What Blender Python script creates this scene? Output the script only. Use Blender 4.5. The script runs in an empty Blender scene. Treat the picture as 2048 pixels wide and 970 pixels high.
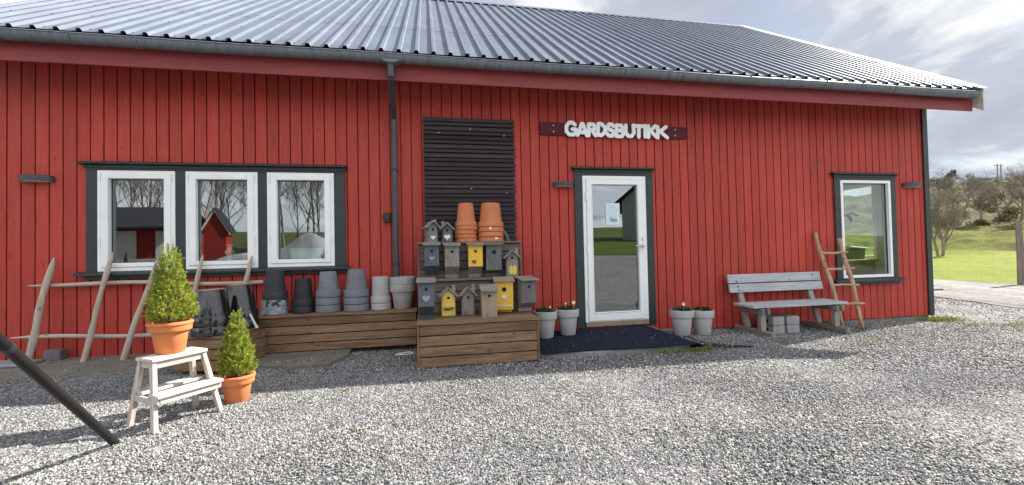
import bpy, bmesh, math, random
import numpy as np
from mathutils import Vector, Matrix, noise
R = math.radians
rng = random.Random(7)
nrng = np.random.default_rng(11)
scene = bpy.context.scene
COL = scene.collection
W = .1347                                   # board cover width

# ------------------------------------------------------------------ node helpers
def new_mat(name):
    m = bpy.data.materials.new(name); m.use_nodes = True
    nt = m.node_tree
    return m, nt, nt.nodes['Principled BSDF']

def N(nt, typ, **kw):
    n = nt.nodes.new(typ)
    for k, v in kw.items():
        if k in n.inputs: n.inputs[k].default_value = v
        else: setattr(n, k, v)
    return n

def coords(nt, scale=(1, 1, 1), kind='Object'):
    tc = N(nt, 'ShaderNodeTexCoord'); mp = N(nt, 'ShaderNodeMapping')
    mp.inputs['Scale'].default_value = scale
    nt.links.new(tc.outputs[kind], mp.inputs['Vector'])
    return mp.outputs['Vector']

def noise_n(nt, vec, scale, detail=4, rough=.55, dist=0):
    n = N(nt, 'ShaderNodeTexNoise'); n.inputs['Scale'].default_value = scale
    n.inputs['Detail'].default_value = detail; n.inputs['Roughness'].default_value = rough
    n.inputs['Distortion'].default_value = dist
    nt.links.new(vec, n.inputs['Vector'])
    return n.outputs['Fac']

def ramp(nt, fac, stops):
    r = N(nt, 'ShaderNodeValToRGB'); e = r.color_ramp.elements
    while len(e) > 1: e.remove(e[-1])
    e[0].position = stops[0][0]; e[0].color = (*stops[0][1], 1)
    for p, c in stops[1:]:
        x = e.new(p); x.color = (*c, 1)
    nt.links.new(fac, r.inputs['Fac'])
    return r.outputs['Color']

def mixc(nt, fac, a, b, mode='MIX'):
    m = N(nt, 'ShaderNodeMix', data_type='RGBA', blend_type=mode)
    for i, v in ((0, fac), (6, a), (7, b)):
        if hasattr(v, 'links'): nt.links.new(v, m.inputs[i])
        elif i == 0: m.inputs[0].default_value = v
        else: m.inputs[i].default_value = (*v, 1)
    return m.outputs[2]

def bump(nt, bsdf, h, strength=.3, dist=.01):
    b = N(nt, 'ShaderNodeBump'); b.inputs['Strength'].default_value = strength
    b.inputs['Distance'].default_value = dist
    nt.links.new(h, b.inputs['Height']); nt.links.new(b.outputs['Normal'], bsdf.inputs['Normal'])

def island(nt):
    return N(nt, 'ShaderNodeNewGeometry').outputs['Random Per Island']

def paint(name, col, rough=.5, var=.25, scale=9, metal=0, spec=.5, bmp=.05, dirt=None, axis=(1, 1, 1)):
    m, nt, b = new_mat(name)
    v = coords(nt, axis)
    f = noise_n(nt, v, scale, 6, .6)
    d = tuple(c * (1 - var) for c in col); l = tuple(min(1, c * (1 + var * .6)) for c in col)
    c = ramp(nt, f, [(.3, d), (.7, l)])
    if dirt:
        g = noise_n(nt, v, scale * 3.1, 5, .7)
        gm = ramp(nt, g, [(.55, (0, 0, 0)), (.75, (1, 1, 1))])
        c = mixc(nt, gm, c, dirt)
    nt.links.new(c, b.inputs['Base Color'])
    b.inputs['Roughness'].default_value = rough; b.inputs['Metallic'].default_value = metal
    b.inputs['Specular IOR Level'].default_value = spec
    if bmp: bump(nt, b, noise_n(nt, v, scale * 8, 4), bmp * 4, .004)
    return m

def wood(name, dark, light, axis='x', rough=.75, scale=1., knots=True, per=.35, grey=None):
    m, nt, b = new_mat(name)
    s = {'x': (1.2, 16, 16), 'y': (16, 1.2, 16), 'z': (16, 16, 1.2)}[axis]
    v = coords(nt, tuple(k * scale for k in s))
    isl = island(nt)
    ad = N(nt, 'ShaderNodeVectorMath', operation='ADD')
    cmb = N(nt, 'ShaderNodeMath', operation='MULTIPLY'); cmb.inputs[1].default_value = 37.
    nt.links.new(isl, cmb.inputs[0])
    nt.links.new(v, ad.inputs[0]); nt.links.new(cmb.outputs[0], ad.inputs[1])
    f = noise_n(nt, ad.outputs[0], 1.6, 8, .65, 1.2)
    mid = tuple((a + c) / 2 for a, c in zip(dark, light))
    c = ramp(nt, f, [(.28, dark), (.48, mid), (.7, light)])
    if per:
        pr = ramp(nt, isl, [(0, (1 - per,) * 3), (1, (1 + per * .5,) * 3)])
        c = mixc(nt, 1., c, pr, 'MULTIPLY')
    if grey:
        g = noise_n(nt, coords(nt, (1, 1, 1)), 2.3, 5, .6)
        c = mixc(nt, ramp(nt, g, [(.4, (0, 0, 0)), (.65, (1, 1, 1))]), c, grey)
    if knots:
        ks = {'x': (5.5, 8, 8), 'y': (8, 5.5, 8), 'z': (8, 8, 5.5)}[axis]
        vo = N(nt, 'ShaderNodeTexVoronoi'); vo.inputs['Scale'].default_value = 1.
        a2 = N(nt, 'ShaderNodeVectorMath', operation='ADD')
        nt.links.new(coords(nt, ks), a2.inputs[0]); nt.links.new(cmb.outputs[0], a2.inputs[1])
        nt.links.new(a2.outputs[0], vo.inputs['Vector'])
        km = ramp(nt, vo.outputs['Distance'], [(.05, (.7,) * 3), (.1, (.35,) * 3), (.17, (0, 0, 0))])
        c = mixc(nt, km, c, tuple(k * .45 for k in dark))
    nt.links.new(c, b.inputs['Base Color']); b.inputs['Roughness'].default_value = rough
    b.inputs['Specular IOR Level'].default_value = .25
    bump(nt, b, f, .35, .004)
    return m

def leaf(name, a, b_, c_=None, trans=.25, rough=.55):
    m, nt, b = new_mat(name)
    st = [(0, a), (1, b_)] if c_ is None else [(0, a), (.55, b_), (1, c_)]
    c = ramp(nt, island(nt), st)
    nt.links.new(c, b.inputs['Base Color']); b.inputs['Roughness'].default_value = rough
    b.inputs['Specular IOR Level'].default_value = .3
    if trans:
        t = N(nt, 'ShaderNodeBsdfTranslucent'); nt.links.new(c, t.inputs['Color'])
        mx = N(nt, 'ShaderNodeMixShader'); mx.inputs[0].default_value = trans
        nt.links.new(b.outputs[0], mx.inputs[1]); nt.links.new(t.outputs[0], mx.inputs[2])
        nt.links.new(mx.outputs[0], nt.nodes['Material Output'].inputs['Surface'])
    return m

def glass_mat(name, base=.2, tint=(.82, .9, .87)):
    m, nt, b = new_mat(name); nt.nodes.remove(b)
    t = N(nt, 'ShaderNodeBsdfTransparent'); t.inputs['Color'].default_value = (*tint, 1)
    g = N(nt, 'ShaderNodeBsdfGlossy'); g.inputs['Roughness'].default_value = 0.0
    g.inputs['Color'].default_value = (.95, .97, 1, 1)
    lw = N(nt, 'ShaderNodeLayerWeight'); pw = N(nt, 'ShaderNodeMath', operation='POWER'); pw.inputs[1].default_value = 4.5
    nt.links.new(lw.outputs['Facing'], pw.inputs[0])
    ad = N(nt, 'ShaderNodeMath', operation='ADD'); ad.inputs[1].default_value = base; ad.use_clamp = True
    nt.links.new(pw.outputs[0], ad.inputs[0])
    mx = N(nt, 'ShaderNodeMixShader')
    nt.links.new(ad.outputs[0], mx.inputs[0]); nt.links.new(t.outputs[0], mx.inputs[1]); nt.links.new(g.outputs[0], mx.inputs[2])
    nt.links.new(mx.outputs[0], nt.nodes['Material Output'].inputs['Surface'])
    return m

# ------------------------------------------------------------------ mesh helpers
class MB:
    def __init__(s): s.v = []; s.f = []
    def add(s, vs, fs):
        o = len(s.v); s.v += [tuple(v) for v in vs]; s.f += [tuple(o + i for i in f) for f in fs]; return s
    def box(s, x0, x1, y0, y1, z0, z1):
        vs = [(x, y, z) for x in (x0, x1) for y in (y0, y1) for z in (z0, z1)]
        return s.add(vs, [(0, 1, 3, 2), (4, 6, 7, 5), (0, 4, 5, 1), (2, 3, 7, 6), (0, 2, 6, 4), (1, 5, 7, 3)])
    def obox(s, c, size, M=None):
        M = M or Matrix.Identity(3)
        hx, hy, hz = (k / 2 for k in size); c = Vector(c)
        vs = [c + M @ Vector((x, y, z)) for x in (-hx, hx) for y in (-hy, hy) for z in (-hz, hz)]
        return s.add(vs, [(0, 1, 3, 2), (4, 6, 7, 5), (0, 4, 5, 1), (2, 3, 7, 6), (0, 2, 6, 4), (1, 5, 7, 3)])
    def bar(s, a, b, w, d, up=(0, 0, 1)):
        """square bar from a to b, w across, d along up"""
        a = Vector(a); b = Vector(b); z = (b - a); L = z.length; z.normalize()
        x = Vector(up).cross(z)
        if x.length < 1e-4: x = Vector((1, 0, 0)).cross(z)
        x.normalize(); y = z.cross(x)
        M = Matrix((x, y, z)).transposed()
        return s.obox((a + b) / 2, (w, d, L), M)
    def prism(s, poly, y0, y1, plane='xz'):
        """extrude a polygon in xz along y (or yz along x, or xy along z)"""
        n = len(poly)
        def P(p, t): return {'xz': (p[0], t, p[1]), 'yz': (t, p[0], p[1]), 'xy': (p[0], p[1], t)}[plane]
        vs = [P(p, y0) for p in poly] + [P(p, y1) for p in poly]
        fs = [tuple(range(n)), tuple(range(2 * n - 1, n - 1, -1))]
        fs += [(i, i + n, (i + 1) % n + n, (i + 1) % n) for i in range(n)]
        return s.add(vs, fs)
    def tube(s, pts, rad, n=8, cap=True, twist=0.):
        pts = [Vector(p) for p in pts]; k = len(pts)
        if not hasattr(rad, '__len__'): rad = [rad] * k
        o = len(s.v); ref = None
        for i, p in enumerate(pts):
            d = (pts[min(i + 1, k - 1)] - pts[max(i - 1, 0)]).normalized()
            if ref is None: ref = d.orthogonal().normalized()
            x = (ref - d * ref.dot(d)).normalized(); ref = x; y = d.cross(x)
            for j in range(n):
                a = 2 * math.pi * j / n + twist
                s.v.append(tuple(p + (x * math.cos(a) + y * math.sin(a)) * rad[i]))
        for i in range(k - 1):
            for j in range(n):
                s.f.append((o + i * n + j, o + i * n + (j + 1) % n, o + (i + 1) * n + (j + 1) % n, o + (i + 1) * n + j))
        if cap:
            s.f.append(tuple(o + j for j in range(n - 1, -1, -1))); s.f.append(tuple(o + (k - 1) * n + j for j in range(n)))
        return s
    def lathe(s, prof, n=40, c=(0, 0, 0), wob=0.):
        """closed profile list of (r, z)"""
        o = len(s.v); k = len(prof)
        for (r, z) in prof:
            for j in range(n):
                a = 2 * math.pi * j / n
                s.v.append((c[0] + r * math.cos(a), c[1] + r * math.sin(a), c[2] + z))
        for i in range(k - 1):
            for j in range(n):
                s.f.append((o + i * n + j, o + i * n + (j + 1) % n, o + (i + 1) * n + (j + 1) % n, o + (i + 1) * n + j))
        if prof[0][0] > 1e-6: s.f.append(tuple(o + j for j in range(n - 1, -1, -1)))
        if prof[-1][0] > 1e-6: s.f.append(tuple(o + (k - 1) * n + j for j in range(n)))
        return s
    def build(s, name, mat, parent=None, smooth=False, bev=0, loc=None):
        me = bpy.data.meshes.new(name); me.from_pydata(s.v, [], s.f); me.validate(); me.update()
        bm = bmesh.new(); bm.from_mesh(me)
        if len(s.f) < 60000: bmesh.ops.recalc_face_normals(bm, faces=bm.faces)
        bm.to_mesh(me); bm.free()
        o = bpy.data.objects.new(name, me); COL.objects.link(o)
        if mat: me.materials.append(mat)
        if smooth:
            me.polygons.foreach_set('use_smooth', [True] * len(me.polygons))
            if smooth != 'all':
                me.set_sharp_from_angle(angle=R(38))
        if bev:
            b = o.modifiers.new('edge', 'BEVEL'); b.width = bev; b.segments = 1; b.limit_method = 'ANGLE'; b.angle_limit = R(40)
        if parent: o.parent = parent
        if loc: o.location = loc
        return o

def tag(o, label=None, cat=None, group=None, kind=None):
    if label: o['label'] = label
    if cat: o['category'] = cat
    if group: o['group'] = group
    if kind: o['kind'] = kind
    return o

def thing(name, label, cat, loc=(0, 0, 0), rz=0, group=None):
    o = bpy.data.objects.new(name, None); COL.objects.link(o); o.location = loc; o.rotation_euler = (0, 0, rz)
    o.empty_display_size = .1
    return tag(o, label, cat, group)

CH = {}
def copy_tree(o, parent=None):
    c = o.copy(); COL.objects.link(c)
    if parent: c.parent = parent
    for ch in list(o.children): copy_tree(ch, c)
    return c

def merge_np(V, F):
    """V (k,m,3), F (q,c) template faces -> flat verts, faces"""
    k, m, _ = V.shape
    f = (F[None] + (np.arange(k) * m)[:, None, None]).reshape(-1, F.shape[1])
    return V.reshape(-1, 3), f

def np_mesh(name, V, F, mat, parent=None, smooth=False):
    me = bpy.data.meshes.new(name); nv = len(V); nf, c = F.shape
    me.vertices.add(nv); me.vertices.foreach_set('co', V.astype(np.float32).ravel())
    me.loops.add(nf * c); me.loops.foreach_set('vertex_index', F.astype(np.int32).ravel())
    me.polygons.add(nf); me.polygons.foreach_set('loop_start', np.arange(0, nf * c, c, dtype=np.int32))
    me.polygons.foreach_set('loop_total', np.full(nf, c, dtype=np.int32))
    if smooth: me.polygons.foreach_set('use_smooth', np.ones(nf, dtype=bool))
    me.update(calc_edges=True)
    if nf < 400000: me.validate()
    o = bpy.data.objects.new(name, me); COL.objects.link(o); me.materials.append(mat)
    if parent: o.parent = parent
    return o

# ------------------------------------------------------------------ materials
def red_paint():
    m, nt, b = new_mat('red_stain')
    tc = N(nt, 'ShaderNodeTexCoord'); sx = N(nt, 'ShaderNodeSeparateXYZ')
    nt.links.new(tc.outputs['Object'], sx.inputs[0])
    dv = N(nt, 'ShaderNodeMath', operation='DIVIDE'); dv.inputs[1].default_value = W
    fl = N(nt, 'ShaderNodeMath', operation='FLOOR'); wn = N(nt, 'ShaderNodeTexWhiteNoise', noise_dimensions='1D')
    nt.links.new(sx.outputs['X'], dv.inputs[0]); nt.links.new(dv.outputs[0], fl.inputs[0]); nt.links.new(fl.outputs[0], wn.inputs['W'])
    off = N(nt, 'ShaderNodeVectorMath', operation='ADD')
    nt.links.new(coords(nt, (22, 22, 1.6)), off.inputs[0])
    m3 = N(nt, 'ShaderNodeVectorMath', operation='SCALE'); m3.inputs['Scale'].default_value = 30
    nt.links.new(wn.outputs['Color'], m3.inputs[0]); nt.links.new(m3.outputs[0], off.inputs[1])
    grain = noise_n(nt, off.outputs[0], 1.4, 7, .65, .6)
    c = ramp(nt, grain, [(.3, (.37, .042, .029)), (.5, (.45, .054, .038)), (.75, (.5, .072, .051))])
    c = mixc(nt, 1., c, ramp(nt, wn.outputs['Value'], [(0, (.87, .87, .87)), (.85, (1.03, 1.03, 1.03)), (1, (1.08, 1.12, 1.12))]), 'MULTIPLY')
    # knots
    vo = N(nt, 'ShaderNodeTexVoronoi'); vo.inputs['Scale'].default_value = 1
    o2 = N(nt, 'ShaderNodeVectorMath', operation='ADD')
    nt.links.new(coords(nt, (11, 11, 4.2)), o2.inputs[0]); nt.links.new(m3.outputs[0], o2.inputs[1])
    nt.links.new(o2.outputs[0], vo.inputs['Vector'])
    km = ramp(nt, vo.outputs['Distance'], [(.06, (.6,) * 3), (.15, (0, 0, 0))])
    c = mixc(nt, km, c, (.17, .016, .014))
    # wear: pale flecks
    wv = noise_n(nt, coords(nt, (60, 60, 22)), 1, 3, .5)
    c = mixc(nt, ramp(nt, wv, [(.72, (0, 0, 0)), (.8, (.35,) * 3)]), c, (.5, .2, .15))
    big = noise_n(nt, coords(nt, (.6, .6, .9)), 1, 4, .6)
    c = mixc(nt, 1., c, ramp(nt, big, [(.3, (.88, .88, .9)), (.7, (1.07, 1.05, 1.05))]), 'MULTIPLY')
    nt.links.new(c, b.inputs['Base Color'])
    b.inputs['Roughness'].default_value = .62; b.inputs['Specular IOR Level'].default_value = .3
    bump(nt, b, grain, .35, .003)
    return m

def gravel_ground(name, a, b_, c_, vs=55, dst=.02, green=0., ruts=False):
    m, nt, b = new_mat(name)
    v = coords(nt)
    vo = N(nt, 'ShaderNodeTexVoronoi'); vo.inputs['Scale'].default_value = vs
    nt.links.new(v, vo.inputs['Vector'])
    vo2 = N(nt, 'ShaderNodeTexVoronoi'); vo2.inputs['Scale'].default_value = vs * .42
    nt.links.new(v, vo2.inputs['Vector'])
    sp = N(nt, 'ShaderNodeSeparateColor'); nt.links.new(vo.outputs['Color'], sp.inputs[0])
    c = ramp(nt, sp.outputs[0], [(0, a), (.5, b_), (1, c_)])
    big = noise_n(nt, v, .8, 6, .65); mid = noise_n(nt, v, 7., 5, .75)
    c = mixc(nt, 1., c, ramp(nt, big, [(.3, (.82, .82, .84)), (.7, (1.1, 1.08, 1.04))]), 'MULTIPLY')
    c = mixc(nt, 1., c, ramp(nt, mid, [(.35, (.6, .6, .61)), (.65, (1.35, 1.33, 1.3))]), 'MULTIPLY')
    if ruts:
        rv = N(nt, 'ShaderNodeMapping'); rv.inputs['Rotation'].default_value = (0, 0, R(21)); nt.links.new(v, rv.inputs['Vector'])
        sv = N(nt, 'ShaderNodeVectorMath', operation='MULTIPLY'); sv.inputs[1].default_value = (1.5, .07, 1); nt.links.new(rv.outputs[0], sv.inputs[0])
        rn = noise_n(nt, sv.outputs[0], 1.3, 6, .65)
        c = mixc(nt, 1., c, ramp(nt, rn, [(.35, (.5, .5, .5)), (.5, (.95, .95, .94)), (.65, (1.25, 1.24, 1.2))]), 'MULTIPLY')
    if green:
        g = noise_n(nt, v, 1.7, 8, .75)
        c = mixc(nt, ramp(nt, g, [(.62, (0, 0, 0)), (.75, (green,) * 3)]), c, (.15, .16, .05))
    nt.links.new(c, b.inputs['Base Color']); b.inputs['Roughness'].default_value = .85
    b.inputs['Specular IOR Level'].default_value = .2
    inv = N(nt, 'ShaderNodeMath', operation='ADD')
    nt.links.new(vo.outputs['Distance'], inv.inputs[0]); nt.links.new(vo2.outputs['Distance'], inv.inputs[1])
    bp = N(nt, 'ShaderNodeBump', invert=True); bp.inputs['Strength'].default_value = .9; bp.inputs['Distance'].default_value = dst
    nt.links.new(inv.outputs[0], bp.inputs['Height']); nt.links.new(bp.outputs['Normal'], b.inputs['Normal'])
    return m

def grass_ground(name, cols, sc=3., bstr=.6, bd=.08):
    m, nt, b = new_mat(name)
    v = coords(nt)
    f = noise_n(nt, v, sc, 9, .7); f2 = noise_n(nt, v, sc * .16, 5, .6)
    c = ramp(nt, f, [(.3, cols[0]), (.5, cols[1]), (.7, cols[2])])
    c = mixc(nt, ramp(nt, f2, [(.45, (0, 0, 0)), (.65, (.75,) * 3)]), c, cols[3])
    nt.links.new(c, b.inputs['Base Color']); b.inputs['Roughness'].default_value = .9
    b.inputs['Specular IOR Level'].default_value = .1
    bump(nt, b, noise_n(nt, v, sc * 5, 6, .75), bstr, bd)
    return m

def stone_mat():
    m, nt, b = new_mat('gravel_stone')
    i = island(nt)
    c = ramp(nt, i, [(0, (.07, .072, .076)), (.25, (.15, .151, .153)), (.6, (.245, .243, .238)), (.88, (.37, .365, .35)), (1, (.52, .51, .475))])
    g = noise_n(nt, coords(nt), 90, 4, .6)
    c = mixc(nt, 1., c, ramp(nt, g, [(.3, (.75,) * 3), (.7, (1.15,) * 3)]), 'MULTIPLY')
    lg = noise_n(nt, coords(nt, (.5, 1, 1)), .9, 5, .6)                       # dusty, finer patches and wheel tracks
    c = mixc(nt, 1., c, ramp(nt, lg, [(.32, (.8, .8, .81)), (.5, (1., 1., .99)), (.68, (1.25, 1.23, 1.17))]), 'MULTIPLY')
    nt.links.new(c, b.inputs['Base Color']); b.inputs['Roughness'].default_value = .8
    b.inputs['Specular IOR Level'].default_value = .25
    return m

def roof_mat():
    m, nt, b = new_mat('roof_metal')
    v = coords(nt)
    f = noise_n(nt, v, 1.3, 6, .6); f2 = noise_n(nt, coords(nt, (9, 1, 1)), 1.2, 5, .6)
    c = ramp(nt, f, [(.3, (.12, .142, .182)), (.7, (.15, .175, .218))])
    c = mixc(nt, 1., c, ramp(nt, f2, [(.3, (.85,) * 3), (.7, (1.1,) * 3)]), 'MULTIPLY')
    nt.links.new(c, b.inputs['Base Color'])
    b.inputs['Metallic'].default_value = .0
    rr = N(nt, 'ShaderNodeMapRange'); rr.inputs['To Min'].default_value = .42; rr.inputs['To Max'].default_value = .52
    nt.links.new(f, rr.inputs['Value']); nt.links.new(rr.outputs[0], b.inputs['Roughness'])
    b.inputs['Specular IOR Level'].default_value = .12
    return m

def gutter_mat():
    m, nt, b = new_mat('gutter_metal')
    f = noise_n(nt, coords(nt, (14, 3, 3)), 1, 6, .7); g = noise_n(nt, coords(nt), 5, 6, .7)
    c = ramp(nt, f, [(.35, (.09, .105, .118)), (.5, (.13, .15, .172)), (.75, (.19, .215, .25))])
    c = mixc(nt, ramp(nt, g, [(.6, (0, 0, 0)), (.75, (.7,) * 3)]), c, (.09, .1, .07))
    nt.links.new(c, b.inputs['Base Color']); b.inputs['Roughness'].default_value = .42
    b.inputs['Metallic'].default_value = .1
    return m

M = {}
M['red'] = red_paint()
M['fascia'] = paint('fascia_red', (.26, .036, .038), .6, .2, 4, axis=(.4, 1, 2))
M['soffit'] = wood('soffit_red', (.08, .014, .014), (.12, .02, .02), 'x', knots=False)  # underside coloured extra dark to deepen the shade below the eave
M['trim'] = paint('trim_green_black', (.022, .034, .03), .5, .25, 6, dirt=(.035, .045, .04))
M['white'] = paint('white_frame', (.82, .84, .83), .35, .05, 3, bmp=0)
M['flash'] = paint('pale_flashing', (.62, .62, .6), .45, .15, 4)
M['barge'] = paint('peeling_cream_paint', (.6, .58, .5), .7, .25, 8, dirt=(.3, .1, .08))
M['roof'] = roof_mat(); M['gutter'] = gutter_mat()
M['pipe'] = paint('pipe_grey', (.045, .055, .066), .4, .15, 4)
M['black'] = paint('black_plastic', (.02, .022, .024), .45, .2, 10)
M['lampm'] = paint('lamp_graphite', (.05, .05, .052), .5, .15, 9)
M['lens'] = paint('frosted_lens', (.5, .5, .48), .3, .05, 9, bmp=0)
M['glass'] = glass_mat('window_glass', .17)
M['dglass'] = glass_mat('door_glass', .19, (.7, .76, .76))
M['cglass'] = glass_mat('clear_glass', .045, (.9, .95, .93))
M['seal'] = paint('rubber_seal', (.03, .032, .034), .6, .1, 10, bmp=0)
M['steel'] = paint('brushed_steel', (.6, .6, .6), .3, .1, 12, metal=.9, bmp=0)
M['screw'] = paint('zinc_screw', (.55, .55, .55), .4, .1, 12, metal=.5, bmp=0)
M['conc'] = paint('concrete', (.24, .235, .22), .9, .3, 6, dirt=(.13, .13, .12), bmp=.15)
M['block'] = paint('concrete_block', (.3, .3, .295), .9, .22, 9, dirt=(.2, .2, .19), bmp=.15)
M['apron'] = paint('worn_concrete', (.17, .155, .125), .9, .35, 5, dirt=(.1, .1, .095), bmp=.2)
M['mat'] = paint('blue_mat', (.02, .028, .046), .95, .5, 34, spec=.1, bmp=.5, dirt=(.045, .055, .08))
M['inner_dark'] = paint('interior_wall', (.2, .21, .2), .9, .2, 3)
M['inner_pale'] = paint('interior_pale_wall', (.68, .68, .6), .9, .08, 3)
M['inner_floor'] = wood('interior_floor', (.14, .1, .07), (.24, .18, .12), 'y')
M['box_x'] = wood('stained_timber_x', (.085, .049, .029), (.26, .162, .096), 'x', per=.5)
M['box_y'] = wood('stained_timber_y', (.085, .049, .029), (.25, .155, .092), 'y', per=.3)
M['box_z'] = wood('stained_timber_z', (.085, .049, .029), (.25, .155, .092), 'z', per=.3)
M['tier_x'] = wood('aged_timber_x', (.075, .058, .05), (.19, .15, .125), 'x', per=.3)
M['tier_z'] = wood('aged_timber_z', (.076, .06, .05), (.2, .155, .13), 'z', per=.3)
M['slat'] = wood('trellis_stain', (.024, .018, .021), (.062, .05, .055), 'x', per=.35, knots=False)
M['signb'] = wood('sign_board_plum', (.07, .017, .022), (.115, .026, .034), 'x', knots=False, per=0)
M['letter'] = paint('white_letter', (.86, .88, .88), .4, .04, 5, bmp=0)
M['grey_x'] = wood('weathered_grey_x', (.25, .26, .275), (.45, .465, .485), 'x', per=.15)
M['grey_y'] = wood('weathered_grey_y', (.14, .125, .105), (.27, .25, .22), 'y', per=.2)
M['grey_z'] = wood('weathered_grey_z', (.17, .16, .145), (.33, .31, .28), 'z', per=.2)
M['pole_z'] = wood('bare_pole_z', (.26, .19, .13), (.52, .42, .31), 'z', grey=(.42, .37, .31), knots=True, scale=.8)
M['pole_x'] = wood('bare_pole_x', (.26, .19, .14), (.52, .43, .34), 'x', grey=(.45, .4, .35), knots=True, scale=.8)
M['ladder_z'] = wood('ladder_rail_wood', (.2, .1, .055), (.56, .38, .25), 'z', scale=.8)
M['ladder_x'] = wood('ladder_rung_wood', (.24, .14, .09), (.56, .4, .29), 'x', scale=.8)
M['stool_x'] = wood('whitewashed_x', (.3, .25, .21), (.62, .57, .51), 'x', per=.12, knots=False)
M['stool_z'] = wood('whitewashed_z', (.28, .21, .17), (.6, .54, .48), 'z', per=.15, knots=False)
M['terra'] = paint('terracotta', (.5, .17, .066), .75, .14, 7, dirt=(.52, .22, .11))
M['terra2'] = paint('orange_terracotta', (.58, .19, .06), .7, .1, 7)
M['soil'] = paint('potting_soil', (.05, .03, .02), .95, .5, 40, bmp=.6)
M['tag'] = paint('paper_tag', (.8, .78, .72), .6, .05, 20, bmp=0)
M['glaze'] = paint('black_glaze', (.012, .012, .011), .06, .3, 8, spec=.8, bmp=.02)
M['potbase'] = paint('unglazed_base', (.36, .24, .17), .9, .2, 9)
M['char'] = paint('charcoal_clay', (.032, .034, .038), .7, .2, 9, bmp=.1)
M['blackpot'] = paint('black_clay', (.015, .017, .02), .6, .25, 9)
M['greypot'] = paint('slate_clay', (.16, .165, .185), .8, .15, 12, dirt=(.22, .22, .235), bmp=.1)
M['lightpot'] = paint('pale_grey_clay', (.36, .355, .345), .8, .12, 12, dirt=(.45, .45, .44), bmp=.1)
M['whitepot'] = paint('grey_white_clay', (.46, .46, .45), .75, .1, 9, dirt=(.38, .38, .36))
M['plastic'] = paint('crumpled_plastic', (.32, .34, .38), .18, .45, 16, spec=.8, bmp=.4, axis=(1, 1, 2.4))
M['spruce'] = leaf('spruce_needles', (.13, .19, .028), (.34, .42, .055), (.62, .6, .11), .35)
M['bark'] = paint('bark', (.1, .075, .055), .9, .35, 14)
M['pansy'] = leaf('pansy_leaf', (.02, .055, .012), (.06, .12, .025), None, .2)
M['petal'] = paint('pale_petal', (.8, .76, .55), .6, .1, 20, bmp=0)
M['bh_grey'] = wood('birdhouse_grey', (.115, .105, .095), (.3, .28, .255), 'z', per=.12, knots=True)
M['bh_green'] = wood('birdhouse_grey_green', (.12, .12, .1), (.235, .235, .2), 'z', per=.12)
M['bh_dark'] = wood('birdhouse_dark', (.075, .073, .072), (.18, .176, .174), 'z', per=.12)
M['bh_blue'] = wood('birdhouse_slate_blue', (.075, .085, .108), (.125, .142, .175), 'z', per=.08)
M['bh_bdark'] = wood('birdhouse_slate_dark', (.04, .045, .055), (.075, .083, .098), 'z', per=.08)
M['bh_yel'] = paint('birdhouse_yellow', (.74, .46, .05), .6, .12, 9, axis=(3, 3, .6))
M['bh_yel2'] = paint('birdhouse_lemon', (.8, .6, .1), .6, .12, 9, axis=(3, 3, .6))
M['bh_nat'] = wood('birdhouse_natural', (.2, .155, .11), (.34, .275, .205), 'z', per=.1)
M['bh_roof'] = wood('birdhouse_roof', (.12, .105, .095), (.31, .28, .25), 'x', per=.15)
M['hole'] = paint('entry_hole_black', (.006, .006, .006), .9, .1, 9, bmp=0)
M['hwhite'] = paint('white_heart', (.75, .75, .73), .6, .12, 20)
M['hblue'] = paint('pale_blue_heart', (.26, .3, .35), .6, .15, 20)
M['hbrown'] = paint('bark_heart', (.12, .09, .06), .8, .4, 30)
M['drift'] = wood('driftwood', (.09, .07, .055), (.22, .18, .15), 'x')
M['polem'] = paint('dark_pole_metal', (.014, .013, .013), .5, .25, 5, spec=.25)
M['plate'] = paint('galvanised', (.3, .33, .35), .5, .15, 9, metal=.4)
M['pline'] = paint('white_plastic', (.75, .75, .72), .4, .05, 10, bmp=0)
M['lawn'] = grass_ground('lawn_grass', [(.1, .125, .01), (.13, .165, .014), (.19, .22, .02), (.18, .19, .02)], 2.2)
M['bank'] = grass_ground('rough_grass', [(.05, .06, .013), (.16, .175, .02), (.24, .24, .035), (.15, .14, .04)], .9, 1., .4)
M['hill'] = grass_ground('heath', [(.05, .045, .03), (.12, .11, .045), (.22, .21, .05), (.1, .085, .05)], .45, 1., .6)
M['field'] = grass_ground('meadow', [(.04, .065, .012), (.065, .095, .016), (.1, .125, .025), (.08, .085, .03)], 1.2)
M['yard'] = gravel_ground('gravel', (.06, .063, .07), (.18, .182, .187), (.36, .358, .35), 62, .016, .25)
M['road'] = gravel_ground('compacted_gravel', (.15, .149, .145), (.22, .218, .21), (.3, .295, .28), 70, .012, ruts=True)
M['stone'] = stone_mat()
M['twig'] = paint('bare_twigs', (.23, .195, .155), .9, .3, 3, bmp=0)
M['trunk'] = paint('grey_trunk', (.25, .215, .18), .9, .35, 6)
M['birch'] = paint('pale_trunk', (.5, .37, .33), .9, .35, 6)
M['pine'] = leaf('pine_needles', (.02, .05, .018), (.05, .09, .03), None, .1)
M['scrub'] = leaf('scrub_leaf', (.06, .055, .02), (.12, .1, .035), (.2, .17, .05), .1)
M['weed'] = leaf('weed_leaf', (.06, .11, .015), (.16, .22, .03), (.26, .28, .06), .25)
M['shed'] = wood('shed_red', (.27, .02, .016), (.37, .035, .026), 'z', knots=False)
M['shedroof'] = paint('shed_roof', (.02, .023, .03), .7, .2, 3)
M['greyhouse'] = paint('grey_siding', (.5, .48, .47), .8, .2, 3, axis=(.3, .3, 12))
M['creamdoor'] = paint('cream_door', (.66, .63, .55), .7, .08, 5)
M['tarp'] = paint('grey_tarp', (.33, .33, .35), .45, .4, 3.5, bmp=.5)
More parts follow.
